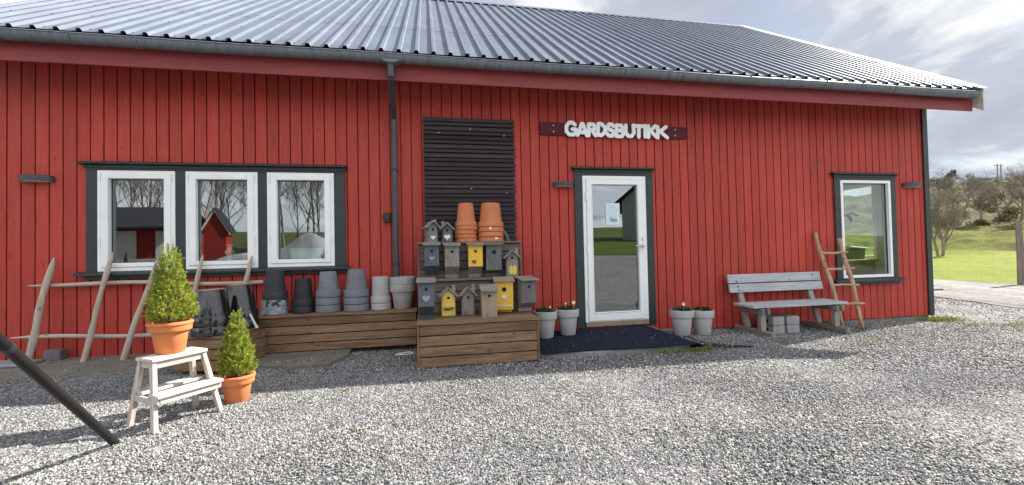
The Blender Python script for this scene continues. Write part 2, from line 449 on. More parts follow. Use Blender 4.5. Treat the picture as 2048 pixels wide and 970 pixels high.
M['ochre'] = wood('ochre_table', (.32, .2, .05), (.5, .34, .1), 'x', knots=False)
M['greenbox'] = paint('green_crate', (.1, .2, .05), .5, .1, 5)
M['mint'] = paint('mint_glass', (.42, .62, .52), .25, .1, 8, bmp=0)
M['postg'] = wood('fence_post_grey', (.16, .145, .125), (.3, .28, .25), 'z')

# ------------------------------------------------------------------ terrain
CAM = Vector((4.6629, -5.7974, 1.0478))
E_ = Vector((.851, .525, 0)); N_ = Vector((-.525, .851, 0))
GX = [-40, 1.3, 3, 5, 8, 9, 11, 13, 16, 60]; GZ = [-.06, -.065, -.1, -.12, -.14, -.2, -.22, -.26, -.3, -.3]
def g(x, y):
    z = float(np.interp(x, GX, GZ))
    if y < -7: z += min((-7 - y) * .125, 1.2) + max(0, (-y - 17) * .01)
    return z
def fbm(x, y, s, o=4):
    return noise.fractal(Vector((x * s, y * s, 3.1)), 1., 2., o)
def far_h(s, n):
    z = float(np.interp(s, [16, 22, 48, 52, 56, 60, 66, 75, 90, 110, 122, 170, 300], [-.32, -.3, 0., .7, 1.25, 1.75, 2.15, 3.6, 7.2, 10.5, 11.0, 10, 6]))
    if s > 47:
        k = min(1, (s - 47) / 4) * (1 if s < 66 else max(.5, 1 - (s - 66) / 60))
        z += k * (fbm(s, n, .35) * .42 + fbm(s, n, .11) * .5)
    if s > 66:
        z += min(1, (s - 66) / 20) * (fbm(s, n, .05) * 1.6 + fbm(s, n, .28, 5) * .7) * .9
    return z
def sheet(name, xs, ys, fn, mat, lab=None):
    V = np.array([[fn(x, y) for y in ys] for x in xs]).reshape(-1, 3)
    a, b = len(xs), len(ys)
    i = np.arange((a - 1) * (b - 1)); r = i // (b - 1); c = i % (b - 1); q = r * b + c
    F = np.stack([q, q + b, q + b + 1, q + 1], 1)
    o = np_mesh(name, V, F, mat, smooth=True); o['kind'] = 'structure'
    return o
def sn(s, n): p = CAM + E_ * s + N_ * n; return p.x, p.y

def ground_fn(x, y):
    d = Vector((x, y, 0)) - Vector((CAM.x, CAM.y, 0)); s = d.dot(E_)
    z = g(x, y)
    inside = -14.5 < x < 23.5 and -16.5 < y < 13
    if inside: z -= .05
    if s > 20: z -= .35
    if math.hypot(x, y) > 60 and s < 20: z += min(6, (math.hypot(x, y) - 60) * .08)
    return (x, y, z)
sheet('ground', np.concatenate([np.linspace(-400, -60, 20), np.linspace(-56, 70, 85), np.linspace(80, 420, 20)]),
      np.concatenate([np.linspace(-400, -70, 20), np.linspace(-66, 60, 85), np.linspace(70, 420, 20)]), ground_fn, M['field'])
def yard_fn(x, y):
    z = g(x, y)
    d = (Vector((x, y, 0)) - Vector((CAM.x, CAM.y, 0))).dot(E_)
    z += fbm(x, y, .9, 3) * .006 + fbm(x, y, .25, 2) * .006
    e = min(x + 15, 24 - x, y + 17, 13.5 - y)
    if e < .4: z -= .08 * (1 - e / .4)
    return (x, y, z)
sheet('gravel_yard', np.linspace(-15, 24, 157), np.linspace(-17, 13.5, 123), yard_fn, M['yard'])
def road_fn(t, u):
    # along the lawn edge: t along, u across
    wv = .22 * fbm(t, u * 3, .9, 4) * (1 if u < .3 or u > .8 else .3)
    bx, by = 22.75 + .36 * t + .004 * t * t + wv, 5.6 + .94 * t
    x, y = bx - 4.3 * u, by + 1.5 * u
    return (x, y, g(x, y) + .012 + .035 * math.sin(math.pi * u) + fbm(x, y, .8, 3) * .012)
sheet('gravel_road', np.linspace(-16, 9, 60), np.linspace(-.12, 1.0, 14), road_fn, M['road'])
def sn_fn(lo, lift=0.):
    def f(s, n):
        x, y = sn(s, n); return (x, y, far_h(s, n) + lift)
    return f
def lawn_fn(s, n):
    x, y = sn(s, n); e = s - 20
    return (x, y, far_h(s, n) + (.03 if s > 21 else -.02) + fbm(x, y, .5, 3) * .02)
def lawn_s(s, n):   # lawn edge follows the road
    edge = 20.6 + .18 * n if abs(n) < 25 else 20.6 + .18 * 25 * (1 if n > 0 else -1)
    s2 = edge + (s - 20) / 29 * (49 - edge)
    return lawn_fn(s2, n)
sheet('lawn', np.linspace(20, 49, 50), np.linspace(-60, 40, 90), lawn_s, M['lawn'])
sheet('grassy_bank', np.linspace(47.5, 67, 70), np.linspace(-50, 40, 190), sn_fn(0), M['bank'])
sheet('hill', np.linspace(66, 190, 150), np.linspace(-90, 70, 170), sn_fn(0), M['hill'])
# lawn behind the viewer, seen mirrored in the door
sheet('back_lawn', np.linspace(6, 48, 40), np.linspace(-60, -15, 50),
      lambda x, y: (x, y, g(x, y) + .03 + fbm(x, y, .2, 3) * .08 + max(0, (-y - 15) * .055)), M['field'])

sheet('woodland_floor', np.linspace(-34, 7, 40), np.linspace(-44, -16.5, 30),
      lambda x, y: (x, y, g(x, y) + .05 + fbm(x, y, .3, 3) * .1 + max(0, (-y - 28) * .12)), M['hill'])

# ------------------------------------------------------------------ loose gravel (beyond counting)
def scatter_stones():
    fx, fy = .1885, .9821
    pts = []
    def zone(n, d0, d1, r0, r1):
        d = np.sqrt(nrng.uniform(d0 ** 2, d1 ** 2, n)); t = nrng.uniform(-1.32, 1.32, n)
        x = CAM.x + fx * d + fy * d * t; y = CAM.y + fy * d - fx * d * t
        r = r0 * (r1 / r0) ** nrng.random(n) 
        k = (y < -.02) | (x > 13.05)
        k &= ~((x > 5.75) & (x < 7.9) & (y > -1.28)) & (x > -1.5) & (x < 21)
        ed = np.maximum(y - (-1.03 + .05 * np.sin(x * 3.1)), 0); ed = np.where(x > 3.3, np.minimum(ed, np.maximum(3.72 - x, 0)), ed)
        k &= ~((x > -.6) & (x < 3.7) & (ed > 0) & (nrng.random(n) < np.clip(.35 + ed * 3.2, 0, .97)))
        pts.append(np.stack([x, y, r], 1)[k])
    zone(130000, 1.6, 4.2, .0038, .0102)
    zone(95000, 4.2, 7.2, .0065, .014)
    zone(40000, 7.2, 14., .01, .018)
    k = 110                                                     # grit kicked onto the mat
    mx, my = nrng.uniform(5.9, 8.0, k), -.1 - 1.15 * nrng.random(k) ** .6
    matp = np.stack([mx, my, nrng.uniform(.003, .007, k)], 1); pts.append(matp)
    P = np.concatenate(pts); n = len(P)
    base = np.array([(1, 0, 0), (-1, 0, 0), (0, 1, 0), (0, -1, 0), (0, 0, 1), (0, 0, -1)], float)
    F = np.array([(0, 2, 4), (2, 1, 4), (1, 3, 4), (3, 0, 4), (2, 0, 5), (1, 2, 5), (3, 1, 5), (0, 3, 5)])
    V = base[None] * nrng.uniform(.75, 1.3, (n, 6, 1)) + nrng.uniform(-.22, .22, (n, 6, 3))
    V *= nrng.uniform(.6, 1.15, (n, 1, 3)) * np.array([1.1, 1.1, .85])
    q = nrng.normal(size=(n, 4)); q /= np.linalg.norm(q, axis=1)[:, None]
    a, b, c, d = q.T
    Rm = np.stack([1 - 2 * (c * c + d * d), 2 * (b * c - a * d), 2 * (b * d + a * c), 2 * (b * c + a * d), 1 - 2 * (b * b + d * d), 2 * (c * d - a * b),
                   2 * (b * d - a * c), 2 * (c * d + a * b), 1 - 2 * (b * b + c * c)], 1).reshape(n, 3, 3)
    V = np.einsum('nij,nkj->nki', Rm, V) * P[:, 2][:, None, None]
    V[:, :, 0] += P[:, 0][:, None]; V[:, :, 1] += P[:, 1][:, None]
    base_z = np.interp(P[:, 0], GX, GZ); onap = (P[:, 0] > -.6) & (P[:, 0] < 3.6) & (P[:, 1] > -1.0)
    base_z = np.where(onap, np.maximum(base_z, -.058), base_z)
    zz = base_z + P[:, 2] * nrng.uniform(-.1, .45, n)
    zz[-k:] = np.where(P[-k:, 0] < 7.7, -.058, np.interp(P[-k:, 0], GX, GZ) + .016)
    V[:, :, 2] += zz[:, None]
    v, f = merge_np(V, F)
    o = np_mesh('loose_gravel', v, f, M['stone'])
    tag(o, 'loose grey crushed gravel covering the whole yard', 'gravel', kind='stuff')
scatter_stones()

# ------------------------------------------------------------------ barn
XL, XR = -.10, 12.95
SL = .717                                    # roof slope
YE, ZE = -.62, 3.43                          # eave edge of the roof sheet
YR = 4.47; ZR = ZE + SL * (YR - YE)
YB = 2 * YR                                  # back wall
barn = thing('barn', 'long red timber barn with grey ribbed metal roof', 'barn', (0, 0, 0))
OPEN = [(.80, 3.58, .89, 2.13), (6.71, 7.87, -.02, 2.16), (11.10, 12.235, .47, 2.145)]

def cells(xa, xb, za, zb, opens):
    """split the rectangle in x by the openings and return solid rectangles"""
    cuts = sorted({xa, xb} | {c for o in opens for c in o[:2] if xa < c < xb})
    for a, b in zip(cuts, cuts[1:]):
        m = (a + b) / 2; segs = [(za, zb)]
        for o in opens:
            if o[0] < m < o[1]:
                ns = []
                for s0, s1 in segs:
                    if o[2] > s0: ns.append((s0, min(s1, o[2])))
                    if o[3] < s1: ns.append((max(s0, o[3]), s1))
                segs = [q for q in ns if q[1] - q[0] > 1e-4]
        for s0, s1 in segs: yield a, b, s0, s1

mb = MB(); zb = -.17; zt = 3.75
i0 = math.floor(XL / W); i1 = math.ceil(12.87 / W)
for i in range(i0, i1 + 1):
    xa = max(XL, i * W + .0075); xb = min(12.875, (i + 1) * W - .0075)
    if xb - xa < .01: continue
    jy = rng.uniform(-.0012, .0012)
    for a, b, s0, s1 in cells(xa, xb, zb + rng.uniform(-.004, .004), zt, OPEN): mb.box(a, b, jy, .0335, s0, s1)
for a, b, s0, s1 in cells(XL, 12.9, zb + .01, zt, OPEN): mb.box(a, b, .034, .09, s0, s1)
mb.build('front_wall', M['red'], barn)
# other walls
mb = MB()
gz = lambda y: ZE + SL * (min(y, 2 * YR - y) - YE) - .06
GW = (.75, 2.35, .75, 2.2)                 # window in the right gable
for a, b, s0, s1 in cells(.09, YB - .09, zb, 3.4, [GW]): mb.box(XR - .1, XR, a, b, s0, s1)
mb.prism([(.09, 3.4), (YB - .09, 3.4), (YB - .09, gz(YB - .09)), (YR, gz(YR)), (.09, gz(.09))], XR - .1, XR, 'yz')
mb.prism([(.09, zb), (YB - .09, zb), (YB - .09, gz(YB - .09)), (YR, gz(YR)), (.09, gz(.09))], XL, XL + .1, 'yz')
mb.box(XL, XR, YB - .09, YB, zb, 3.6)
mb.build('outer_wall', M['red'], barn)
mb = MB(); mb.box(12.875, 12.975, -.03, -.0015, zb - .005, 3.66); mb.box(12.952, 12.978, -.0012, .12, zb - .005, 3.6)
mb.build('corner_board', M['trim'], barn, bev=.003)
mb = MB(); mb.box(XL + .03, XR - .03, .03, YB - .03, -.7, zb - .012)
mb.build('foundation', M['conc'], barn)

# roof sheets
RX0, RX1 = -.35, 13.22
def roof_profile():
    pts = [(RX0, 0)]
    k = math.ceil((RX0 - .516) / .2015)
    while True:
        x = .516 + k * .2015; k += 1
        if x - .04 < RX0 + .005: continue
        if x + .05 > RX1: break
        pts += [(x - .03, 0), (x - .018, .031), (x + .018, .031), (x + .03, 0)]
    pts.append((RX1, 0)); return pts
RP = roof_profile()
nrm = Vector((0, -SL, 1)).normalized(); alo = Vector((0, 1, SL)).normalized()
L = math.hypot(YR - YE, ZR - ZE)
def roof_sheet(mb, sgn):
    n = len(RP); rows = [0, L * .27, L * .2701, L * .63, L]
    for lay in (0, -.0012):
        o = len(mb.v)
        for ri, t in enumerate(rows):
            up = (.0025 if ri < 2 else 0) if False else (.003 if ri >= 2 else 0)
            for (x, h) in RP:
                p = Vector((x, YE, ZE)) + alo * t + nrm * (h + up + lay)
                if sgn < 0: p.y = 2 * YR - p.y
                mb.v.append(tuple(p))
        for r in range(len(rows) - 1):
            for j in range(n - 1):
                q = o + r * n + j; mb.f.append((q, q + 1, q + n + 1, q + n))
mb = MB(); roof_sheet(mb, 1); roof_sheet(mb, -1)
k = 0
for (x, h) in [q for q in RP if q[1] > .02][::2]:
    k += 1
    for t in (.12, .9, 2.0, 3.3, 4.6, 5.9):
        if (k + int(t * 7)) % 2: continue
        p = Vector((x + .055, YE, ZE)) + alo * (t + rng.uniform(-.02, .02)) + nrm * .004
        mb.obox(p, (.01, .01, .006), Matrix((Vector((1, 0, 0)), alo, nrm)).transposed())
mb.build('roof', M['roof'], barn)
mb = MB(); mb.prism([(YR - .17, ZR - .17 * SL + .042), (YR, ZR + .05), (YR + .17, ZR - .17 * SL + .042), (YR + .17, ZR - .17 * SL + .036), (YR, ZR + .044), (YR - .17, ZR - .17 * SL + .036)], RX0 - .02, RX1 + .02, 'yz')
mb.build('ridge_cap', M['roof'], barn)
mb = MB()                                    # pale verge flashing on the right gable, and on the left
for xa, xb in ((RX1 - .12, RX1 + .03), (RX0 - .03, RX0 + .09)):
    a = Vector((0, YE - .03, ZE - .03 * SL)) + nrm * .042; b_ = Vector((0, YR, ZR)) + nrm * .042
    mb = MB()
    for c0, c1 in ((a, b_),):
        mb.add([(xa, c0.y, c0.z), (xb, c0.y, c0.z), (xb, c1.y, c1.z), (xa, c1.y, c1.z), (xa, c0.y, c0.z - .01), (xb, c0.y, c0.z - .01), (xb, c1.y, c1.z - .01), (xa, c1.y, c1.z - .01)],
               [(0, 1, 2, 3), (7, 6, 5, 4), (0, 4, 5, 1), (1, 5, 6, 2), (2, 6, 7, 3), (3, 7, 4, 0)])
    mb.build('verge_flashing', M['flash'], barn)
mb = MB()                                    # barge boards
for xa in (RX1 - .005, RX0 - .025):
    lo0, hi0 = ZE - .36, ZE + .015
    mb = MB(); mb.prism([(YE - .02, lo0 + .02), (YE - .02, hi0), (YR, ZR + .01), (2 * YR - YE, hi0), (2 * YR - YE, lo0 + .02), (YR, ZR - .27)], xa, xa + .03, 'yz')
    mb.build('barge_board', M['barge'], barn, bev=.003)
mb = MB(); mb.box(RX0, RX1 - .008, -.505, -.48, 3.13, 3.36); mb.build('fascia', M['fascia'], barn, bev=.003)
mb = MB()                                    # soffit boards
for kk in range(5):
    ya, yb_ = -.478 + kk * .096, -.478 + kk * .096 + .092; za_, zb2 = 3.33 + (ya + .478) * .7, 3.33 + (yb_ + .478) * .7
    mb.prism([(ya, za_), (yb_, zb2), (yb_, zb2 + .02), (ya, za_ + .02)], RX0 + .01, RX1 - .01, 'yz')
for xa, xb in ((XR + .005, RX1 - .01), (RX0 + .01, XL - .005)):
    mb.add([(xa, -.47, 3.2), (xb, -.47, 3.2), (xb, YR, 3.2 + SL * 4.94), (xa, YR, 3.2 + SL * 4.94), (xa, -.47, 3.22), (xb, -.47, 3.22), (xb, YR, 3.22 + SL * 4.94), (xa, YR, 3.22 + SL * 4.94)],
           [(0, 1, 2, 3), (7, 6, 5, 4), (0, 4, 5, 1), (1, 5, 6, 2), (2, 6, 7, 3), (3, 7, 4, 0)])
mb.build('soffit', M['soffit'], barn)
# gutter: half round with rolled lip, brackets, outlet
mb = MB(); gc = Vector((0, -.595, 3.375)); ga = .072
xs = np.linspace(RX0 + .02, 13.12, 24)
prof = [(math.cos(a) * ga, math.sin(a) * ga * 1.05) for a in np.linspace(math.pi, 2 * math.pi, 15)]
prof = [(-ga - .004, .016), (-ga - .010, .006)] + prof
inner = [(p[0] * .95, p[1] * .95 + .001) for p in prof[::-1]]
loop = prof + inner; n = len(loop)
o = len(mb.v)
for x in xs:
    sag = .004 * math.sin(x * 1.9) - .002 * x / 13
    for (yy, zz) in loop: mb.v.append((x, gc.y + yy, gc.z + zz + sag))
for r in range(len(xs) - 1):
    for j in range(n): mb.f.append((o + r * n + j, o + r * n + (j + 1) % n, o + (r + 1) * n + (j + 1) % n, o + (r + 1) * n + j))
for r in (0, len(xs) - 1):
    mb.f.append(tuple(o + r * n + j for j in range(len(prof))))
gut = mb.build('gutter', M['gutter'], barn, smooth=True)
for x in np.arange(.42, 13.1, .617):
    mb = MB(); x += rng.uniform(-.02, .02)
    pr = [(math.cos(a) * (ga + .004), math.sin(a) * (ga * 1.05 + .004)) for a in np.linspace(math.pi * .98, 2 * math.pi, 12)]
    pr = [(-ga - .012, .022)] + pr + [(ga + .02, .03)]
    vs = [(x + s * .012, gc.y + p[0] * q, gc.z + p[1] * q) for s in (-1, 1) for q in (1., 1.03) for p in pr]
    m_ = len(pr); fs = []
    for i in range(m_ - 1):
        fs += [(m_ + i, m_ + i + 1, 3 * m_ + i + 1, 3 * m_ + i), (i, i + 1, m_ + i + 1, m_ + i), (2 * m_ + i, 3 * m_ + i, 3 * m_ + i + 1, 2 * m_ + i + 1)]
    mb.add(vs, fs); mb.build('gutter_bracket', M['gutter'], gut)
# downpipe
dp = MB(); px_ = 4.235
def rect_tube(mb, pts, w, d):
    for a, b in zip(pts, pts[1:]): mb.bar(a, b, w, d, up=(0, 1, .001))
rect_tube(dp, [(px_ + .012, -.6, 3.31), (px_ + .012, -.6, 3.12)], .075, .075)
rect_tube(dp, [(px_ + .006, -.6, 3.135), (px_, -.085, 2.80)], .07, .07)
rect_tube(dp, [(px_, -.085, 2.83), (px_, -.085, .375)], .068, .068)
dpo = dp.build('downpipe', M['pipe'], barn, bev=.012)
mb = MB(); mb.prism([(px_ - .13, 3.33), (px_ + .15, 3.33), (px_ + .06, 3.285), (px_ - .04, 3.285)], -.66, -.53); mb.build('outlet_funnel', M['gutter'], dpo, bev=.01)
for z in (2.12, .9):
    mb = MB(); mb.box(px_ - .042, px_ + .042, -.125, -.002, z, z + .03); mb.build('pipe_clip', M['black'], dpo)

# trims, windows, door
def trim_frame(x0, x1, z0, z1, xi0, xi1, zi0, zi1, mull=(), head_over=.06, sill=True, cap=True):
    mb = MB(); t = -.026
    mb.box(x0, x1, t, -.0015, zi1, z1)
    mb.box(x0, xi0, t, -.0015, z0, zi1 - .001); mb.box(xi1, x1, t, -.0015, z0, zi1 - .001)
    if sill: mb.box(xi0 + .001, xi1 - .001, t - .001, -.0015, z0, zi0)
    for a, b in mull: mb.box(a, b, t, .0, zi0 + .001, zi1 - .001)
    if cap:
        a, b = x0 - head_over, x1 + head_over * .5
        mb.prism([(-.085, z1 + .006), (-.085, z1 + .022), (-.0015, z1 + .05), (-.0015, z1 + .001)], a, b, 'yz')
        mb.box(a + .04, b - .02, -.04, -.0015, z1 - .035, z1 + .0005)
    if sill:
        mb.prism([(-.1, z0 - .012), (-.1, z0 + .012), (-.0275, z0 + .04), (-.0275, z0 - .012)], x0 - .085, x1 + .05, 'yz')
        mb.box(x0, x1, -.045, -.002, z0 - .055, z0 - .013)
    return mb.build('window_trim' if sill else 'door_trim', M['trim'], barn, bev=.003)
trim_frame(.778, 3.611, .875, 2.15, .893, 3.482, .908, 2.088, mull=((1.695, 1.801), (2.595, 2.696)))
trim_frame(11.063, 12.27, .445, 2.165, 11.172, 12.156, .498, 2.084, sill=True)
trim_frame(6.687, 7.892, -.06, 2.185, 6.803, 7.771, 0, 2.1, sill=False, head_over=.04)

def ring(mb, x0, x1, z0, z1, w, y0, y1, wt=None, wb=None):
    wt = wt or w; wb = wb or w
    mb.box(x0, x0 + w, y0, y1, z0, z1); mb.box(x1 - w, x1, y0, y1, z0, z1)
    mb.box(x0 + w, x1 - w, y0, y1, z1 - wt, z1); mb.box(x0 + w, x1 - w, y0, y1, z0, z0 + wb)
def window(x0, x1, z0, z1, fixed=False, gm='glass'):
    mb = MB(); ring(mb, x0, x1, z0, z1, .045, -.034, .07)
    win = mb.build('window', M['white'], barn, bev=.003)
    mb = MB()
    if not fixed:
        ring(mb, x0 + .04, x1 - .04, z0 + .045, z1 - .035, .074, -.046, .05, wb=.05, wt=.06)
        mb.build('sash', M['white'], win, bev=.006)
        for zz in (z0 + .25 * (z1 - z0), z1 - .12):
            for xa in (x0 + .03, x1 - .04): MB().box(xa, xa + .01, -.052, -.035, zz, zz + .09).build('hinge', M['white'], win)
        d = .113
    else: d = .05
    mb = MB(); ring(mb, x0 + d - .004, x1 - d + .004, z0 + d - .02 * (not fixed) - .002, z1 - d + .016 * (not fixed) + .002, .008, .012, .03)
    mb.build('gasket', M['seal'], win)
    mb = MB(); mb.box(x0 + d - .006, x1 - d + .006, .022, .026, z0 + d - .03, z1 - d + .03)
    mb.build('pane', M[gm], win)
    return win
window(.896, 1.692, .910, 2.086); window(1.804, 2.592, .910, 2.086); window(2.699, 3.479, .910, 2.086)
window(11.173, 12.155, .5, 2.082, True, 'cglass')
door = MB(); ring(door, 6.805, 7.769, .02, 2.098, .045, -.036, .06, wb=.02)
door = door.build('door', M['white'], barn, bev=.003)
mb = MB(); ring(mb, 6.853, 7.721, .036, 2.05, .085, -.05, .02, wb=.115, wt=.075); ring(mb, 6.925, 7.645, .142, 1.985, .014, -.056, -.01)
mb.build('door_leaf', M['white'], door, bev=.005)
mb = MB(); mb.box(6.93, 7.64, -.012, -.004, .145, 1.98); mb.build('pane', M['dglass'], door)
mb = MB(); mb.tube([(7.69, -.05, 1.083), (7.69, -.1, 1.083)], .011, 10); mb.tube([(7.695, -.1, 1.083), (7.56, -.105, 1.086)], .0105, 10)
mb.obox((7.69, -.053, 1.083), (.035, .006, .06)); mb.build('handle', M['steel'], door, smooth=True)
mb = MB(); mb.obox((7.69, -.053, 1.185), (.03, .006, .045)); mb.build('lock', M['steel'], door, bev=.004)
for zz in (.25, 1.0, 1.75): MB().tube([(6.846, -.052, zz), (6.846, -.052, zz + .1)], .009, 8).build('hinge', M['white'], door, smooth=True)
mb = MB(); mb.box(6.81, 7.765, -.05, .03, -.04, .018); mb.build('threshold', M['bh_nat'], door)

# interiors
mb = MB()
mb.box(XL + .1, 9.4, 3.2, 3.26, -.1, 2.6); mb.box(9.36, 9.42, .1, YB - .1, -.1, 2.6)
mb.box(XL + .1, 9.36, .1, 3.2, 2.6, 2.66); mb.box(5.2, 5.26, .1, 3.2, -.1, 2.6)
mb.build('inner_wall', M['inner_dark'], barn)
mb = MB(); mb.box(9.42, XR - .1, 5.0, 5.06, -.1, 2.6); mb.box(9.42, XR - .1, .1, 5.0, 2.6, 2.66)
for a, b, s0, s1 in cells(.095, 5.0, -.1, 2.6, [GW]): mb.box(XR - .125, XR - .102, a, b, s0, s1)
mb.build('room_lining', M['inner_pale'], barn)
mb = MB(); mb.box(XL + .1, XR - .1, .1, YB - .1, -.13, -.1); mb.build('indoor_floor', M['inner_floor'], barn)
mb = MB()
for a, b in ((GW[0], GW[0] + .07), (GW[1] - .07, GW[1])): mb.box(XR - .13, XR - .02, a, b, GW[2], GW[3])
for a, b in ((GW[2], GW[2] + .07), (GW[3] - .07, GW[3])): mb.box(XR - .13, XR - .02, GW[0] + .07, GW[1] - .07, a, b)
sw = mb.build('window', M['white'], barn, bev=.003)
mb = MB(); mb.box(XR - .07, XR - .066, GW[0] + .07, GW[1] - .07, GW[2] + .07, GW[3] - .07); mb.build('pane', M['cglass'], sw)

# things seen through the glass
t = thing('table', 'ochre wooden table inside the shop behind the tall right window', 'table', (12.3, 1.0, -.1))
mb = MB(); mb.box(-.9, .42, -.35, .45, .82, .86); mb.build('tabletop', M['ochre'], t, bev=.003)
mb = MB(); mb.box(-.85, .38, -.3, -.28, .6, .82); mb.box(-.85, .38, .38, .4, .6, .82); mb.build('apron', M['ochre'], t)
for sx in (-.82, .36):
    for sy in (-.28, .38): mb = MB(); mb.box(sx - .03, sx + .03, sy - .03, sy + .03, 0, .82); mb.build('leg', M['ochre'], t)
t = thing('crate', 'green crate with a white lid on the ochre table indoors', 'crate', (12.55, 1.0, .762))
mb = MB(); mb.prism([(-.14, 0), (.14, 0), (.17, .2), (-.17, .2)], -.12, .12); mb.build('box_body', M['greenbox'], t, bev=.01)
mb = MB(); mb.obox((0, 0, .22), (.38, .28, .025), Matrix.Rotation(R(5), 3, 'Y')); mb.build('lid', M['white'], t, bev=.008)
mb = MB(); pts = [(11.5 + .06 * i, .32, 1.555 + .025 * math.sin(i * 1.7)) for i in range(8)]
mb.tube(pts, [.012, .02, .012, .026, .02, .012, .018, .008], 7)
mb.tube([(11.72, .32, 1.55), (11.74, .32, 1.5), (11.76, .32, 1.42)], [.01, .028, .008], 7); mb.tube([(11.63, .32, 1.57), (11.63, .32, 2.1)], .002, 4)
tag(mb.build('hanging_ornament', M['hbrown'], None, smooth=True), 'brown twig ornament hanging inside the tall right window', 'ornament')
mb = MB(); mb.lathe([(.055, 0), (.06, .01), (.03, .03), (.025, .07), (.055, .1), (.06, .13), (.028, .16), (.022, .19), (.04, .2), (.04, .215), (.02, .22)], 20)
tag(mb.build('candlestick', M['mint'], None, smooth=True, loc=(2.2, .16, .99)), 'mint green turned candlestick behind the middle window of three', 'candlestick')
mb = MB(); mb.box(.95, 3.5, .1, .3, .93, .98); o_ = mb.build('indoor_sill', M['white'], barn)
t = thing('storage_box', 'pale green storage box behind the third window from the left', 'box', (3.15, .22, .985))
mb = MB(); mb.box(-.24, .3, -.08, .1, 0, .13); mb.build('box_body', M['mint'], t, bev=.01)
mb = MB(); mb.box(-.25, .31, -.09, .11, .131, .155); mb.build('lid', M['mint'], t, bev=.008)

# ------------------------------------------------------------------ fixtures on the wall
def wall_lamp(x0, x1, z0, z1, label):
    t = thing('wall_lamp', label, 'wall lamp', ((x0 + x1) / 2, -.002, z0), 0, 'half round wall lamps on the red wall')
    w = (x1 - x0) / 2; h = z1 - z0
    arc = [(math.cos(a) * w, -math.sin(a) * .11) for a in np.linspace(0, math.pi, 18)]
    MB().prism(arc, .004, h, 'xy').build('lamp_body', M['lampm'], t, bev=.004)
    arc2 = [(p[0] * .9, p[1] * .9 - .002) for p in arc]
    MB().prism(arc2, -.001, .006, 'xy').build('diffuser', M['lens'], t)
wall_lamp(.134, .462, 1.945, 2.017, 'graphite half round lamp left of the triple window')
wall_lamp(6.372, 6.682, 1.937, 1.999, 'graphite half round lamp just left of the glass door')
wall_lamp(12.42, 12.80, 1.975, 2.05, 'graphite half round lamp near the right corner of the wall')
t = thing('outlet_box', 'small black outdoor socket beside the downpipe', 'socket', (4.126, -.002, 1.46))
MB().box(-.045, .045, -.06, 0, 0, .115).build('housing', M['black'], t, bev=.008)
MB().box(-.036, .036, -.068, -.06, .03, .105).build('cover', M['black'], t, bev=.004)

t = thing('shop_sign', 'plum sign board with white letters GARDSBUTIKK above the door', 'sign', (0, 0, 0))
MB().box(6.205, 8.462, -.035, -.003, 2.668, 2.843).build('board', M['signb'], t, bev=.004)
mb = MB()
for x in (6.39, 8.28):
    for z in (2.715, 2.8): mb.lathe([(.007, 0), (.007, .004), (0, .005)], 8)
for k_, (x, z) in enumerate([(6.395, 2.715), (6.395, 2.8), (8.27, 2.715), (8.27, 2.8)]):
    pass
mb = MB()
for x in (6.395, 8.27):
    for z in (2.712, 2.8): mb.box(x - .008, x + .008, -.039, -.034, z - .008, z + .008)
mb.build('screw', M['screw'], t)
LT = [('G', 6.556, 6.742), ('A', 6.722, 6.905), ('R', 6.885, 7.035), ('D', 7.025, 7.182), ('S', 7.168, 7.315), ('B', 7.305, 7.468),
      ('U', 7.452, 7.625), ('T', 7.595, 7.762), ('I', 7.742, 7.82), ('K', 7.805, 7.978), ('K', 7.955, 8.15)]
STK = {'G': [[(.95, .84), (.7, 1), (.3, 1), (0, .75), (0, .25), (.3, 0), (.75, 0), (1, .2), (1, .45), (.62, .45)]],
       'A': [[(0, 0), (.42, 1), (.58, 1), (1, 0)], [(.2, .26), (.8, .26)]], 'R': [[(0, 0), (0, 1), (.7, 1), (1, .8), (.85, .54), (.1, .46)], [(.5, .46), (1, 0)]],
       'D': [[(0, 0), (0, 1), (.5, 1), (1, .7), (1, .3), (.5, 0), (0, 0)]], 'S': [[(1, .86), (.7, 1), (.25, 1), (0, .78), (.2, .56), (.8, .46), (1, .22), (.75, 0), (.25, 0), (0, .13)]],
       'B': [[(0, 0), (0, 1), (.65, 1), (.9, .78), (.65, .53), (.1, .53)], [(.65, .53), (1, .28), (.7, 0), (0, 0)]], 'U': [[(0, 1), (0, .3), (.3, 0), (.7, 0), (1, .3), (1, 1)]],
       'T': [[(0, 1), (1, 1)], [(.5, 1), (.5, 0)]], 'I': [[(.5, 0), (.5, 1)]], 'K': [[(0, 0), (0, 1)], [(.95, 1), (.1, .48)], [(.28, .56), (1, 0)]]}
def capsule(p, q, r):
    d = math.atan2(q[1] - p[1], q[0] - p[0])
    return [(p[0] + r * math.cos(d + math.pi / 2 + k * math.pi / 6), p[1] + r * math.sin(d + math.pi / 2 + k * math.pi / 6)) for k in range(7)] + \
           [(q[0] + r * math.cos(d - math.pi / 2 + k * math.pi / 6), q[1] + r * math.sin(d - math.pi / 2 + k * math.pi / 6)) for k in range(7)]
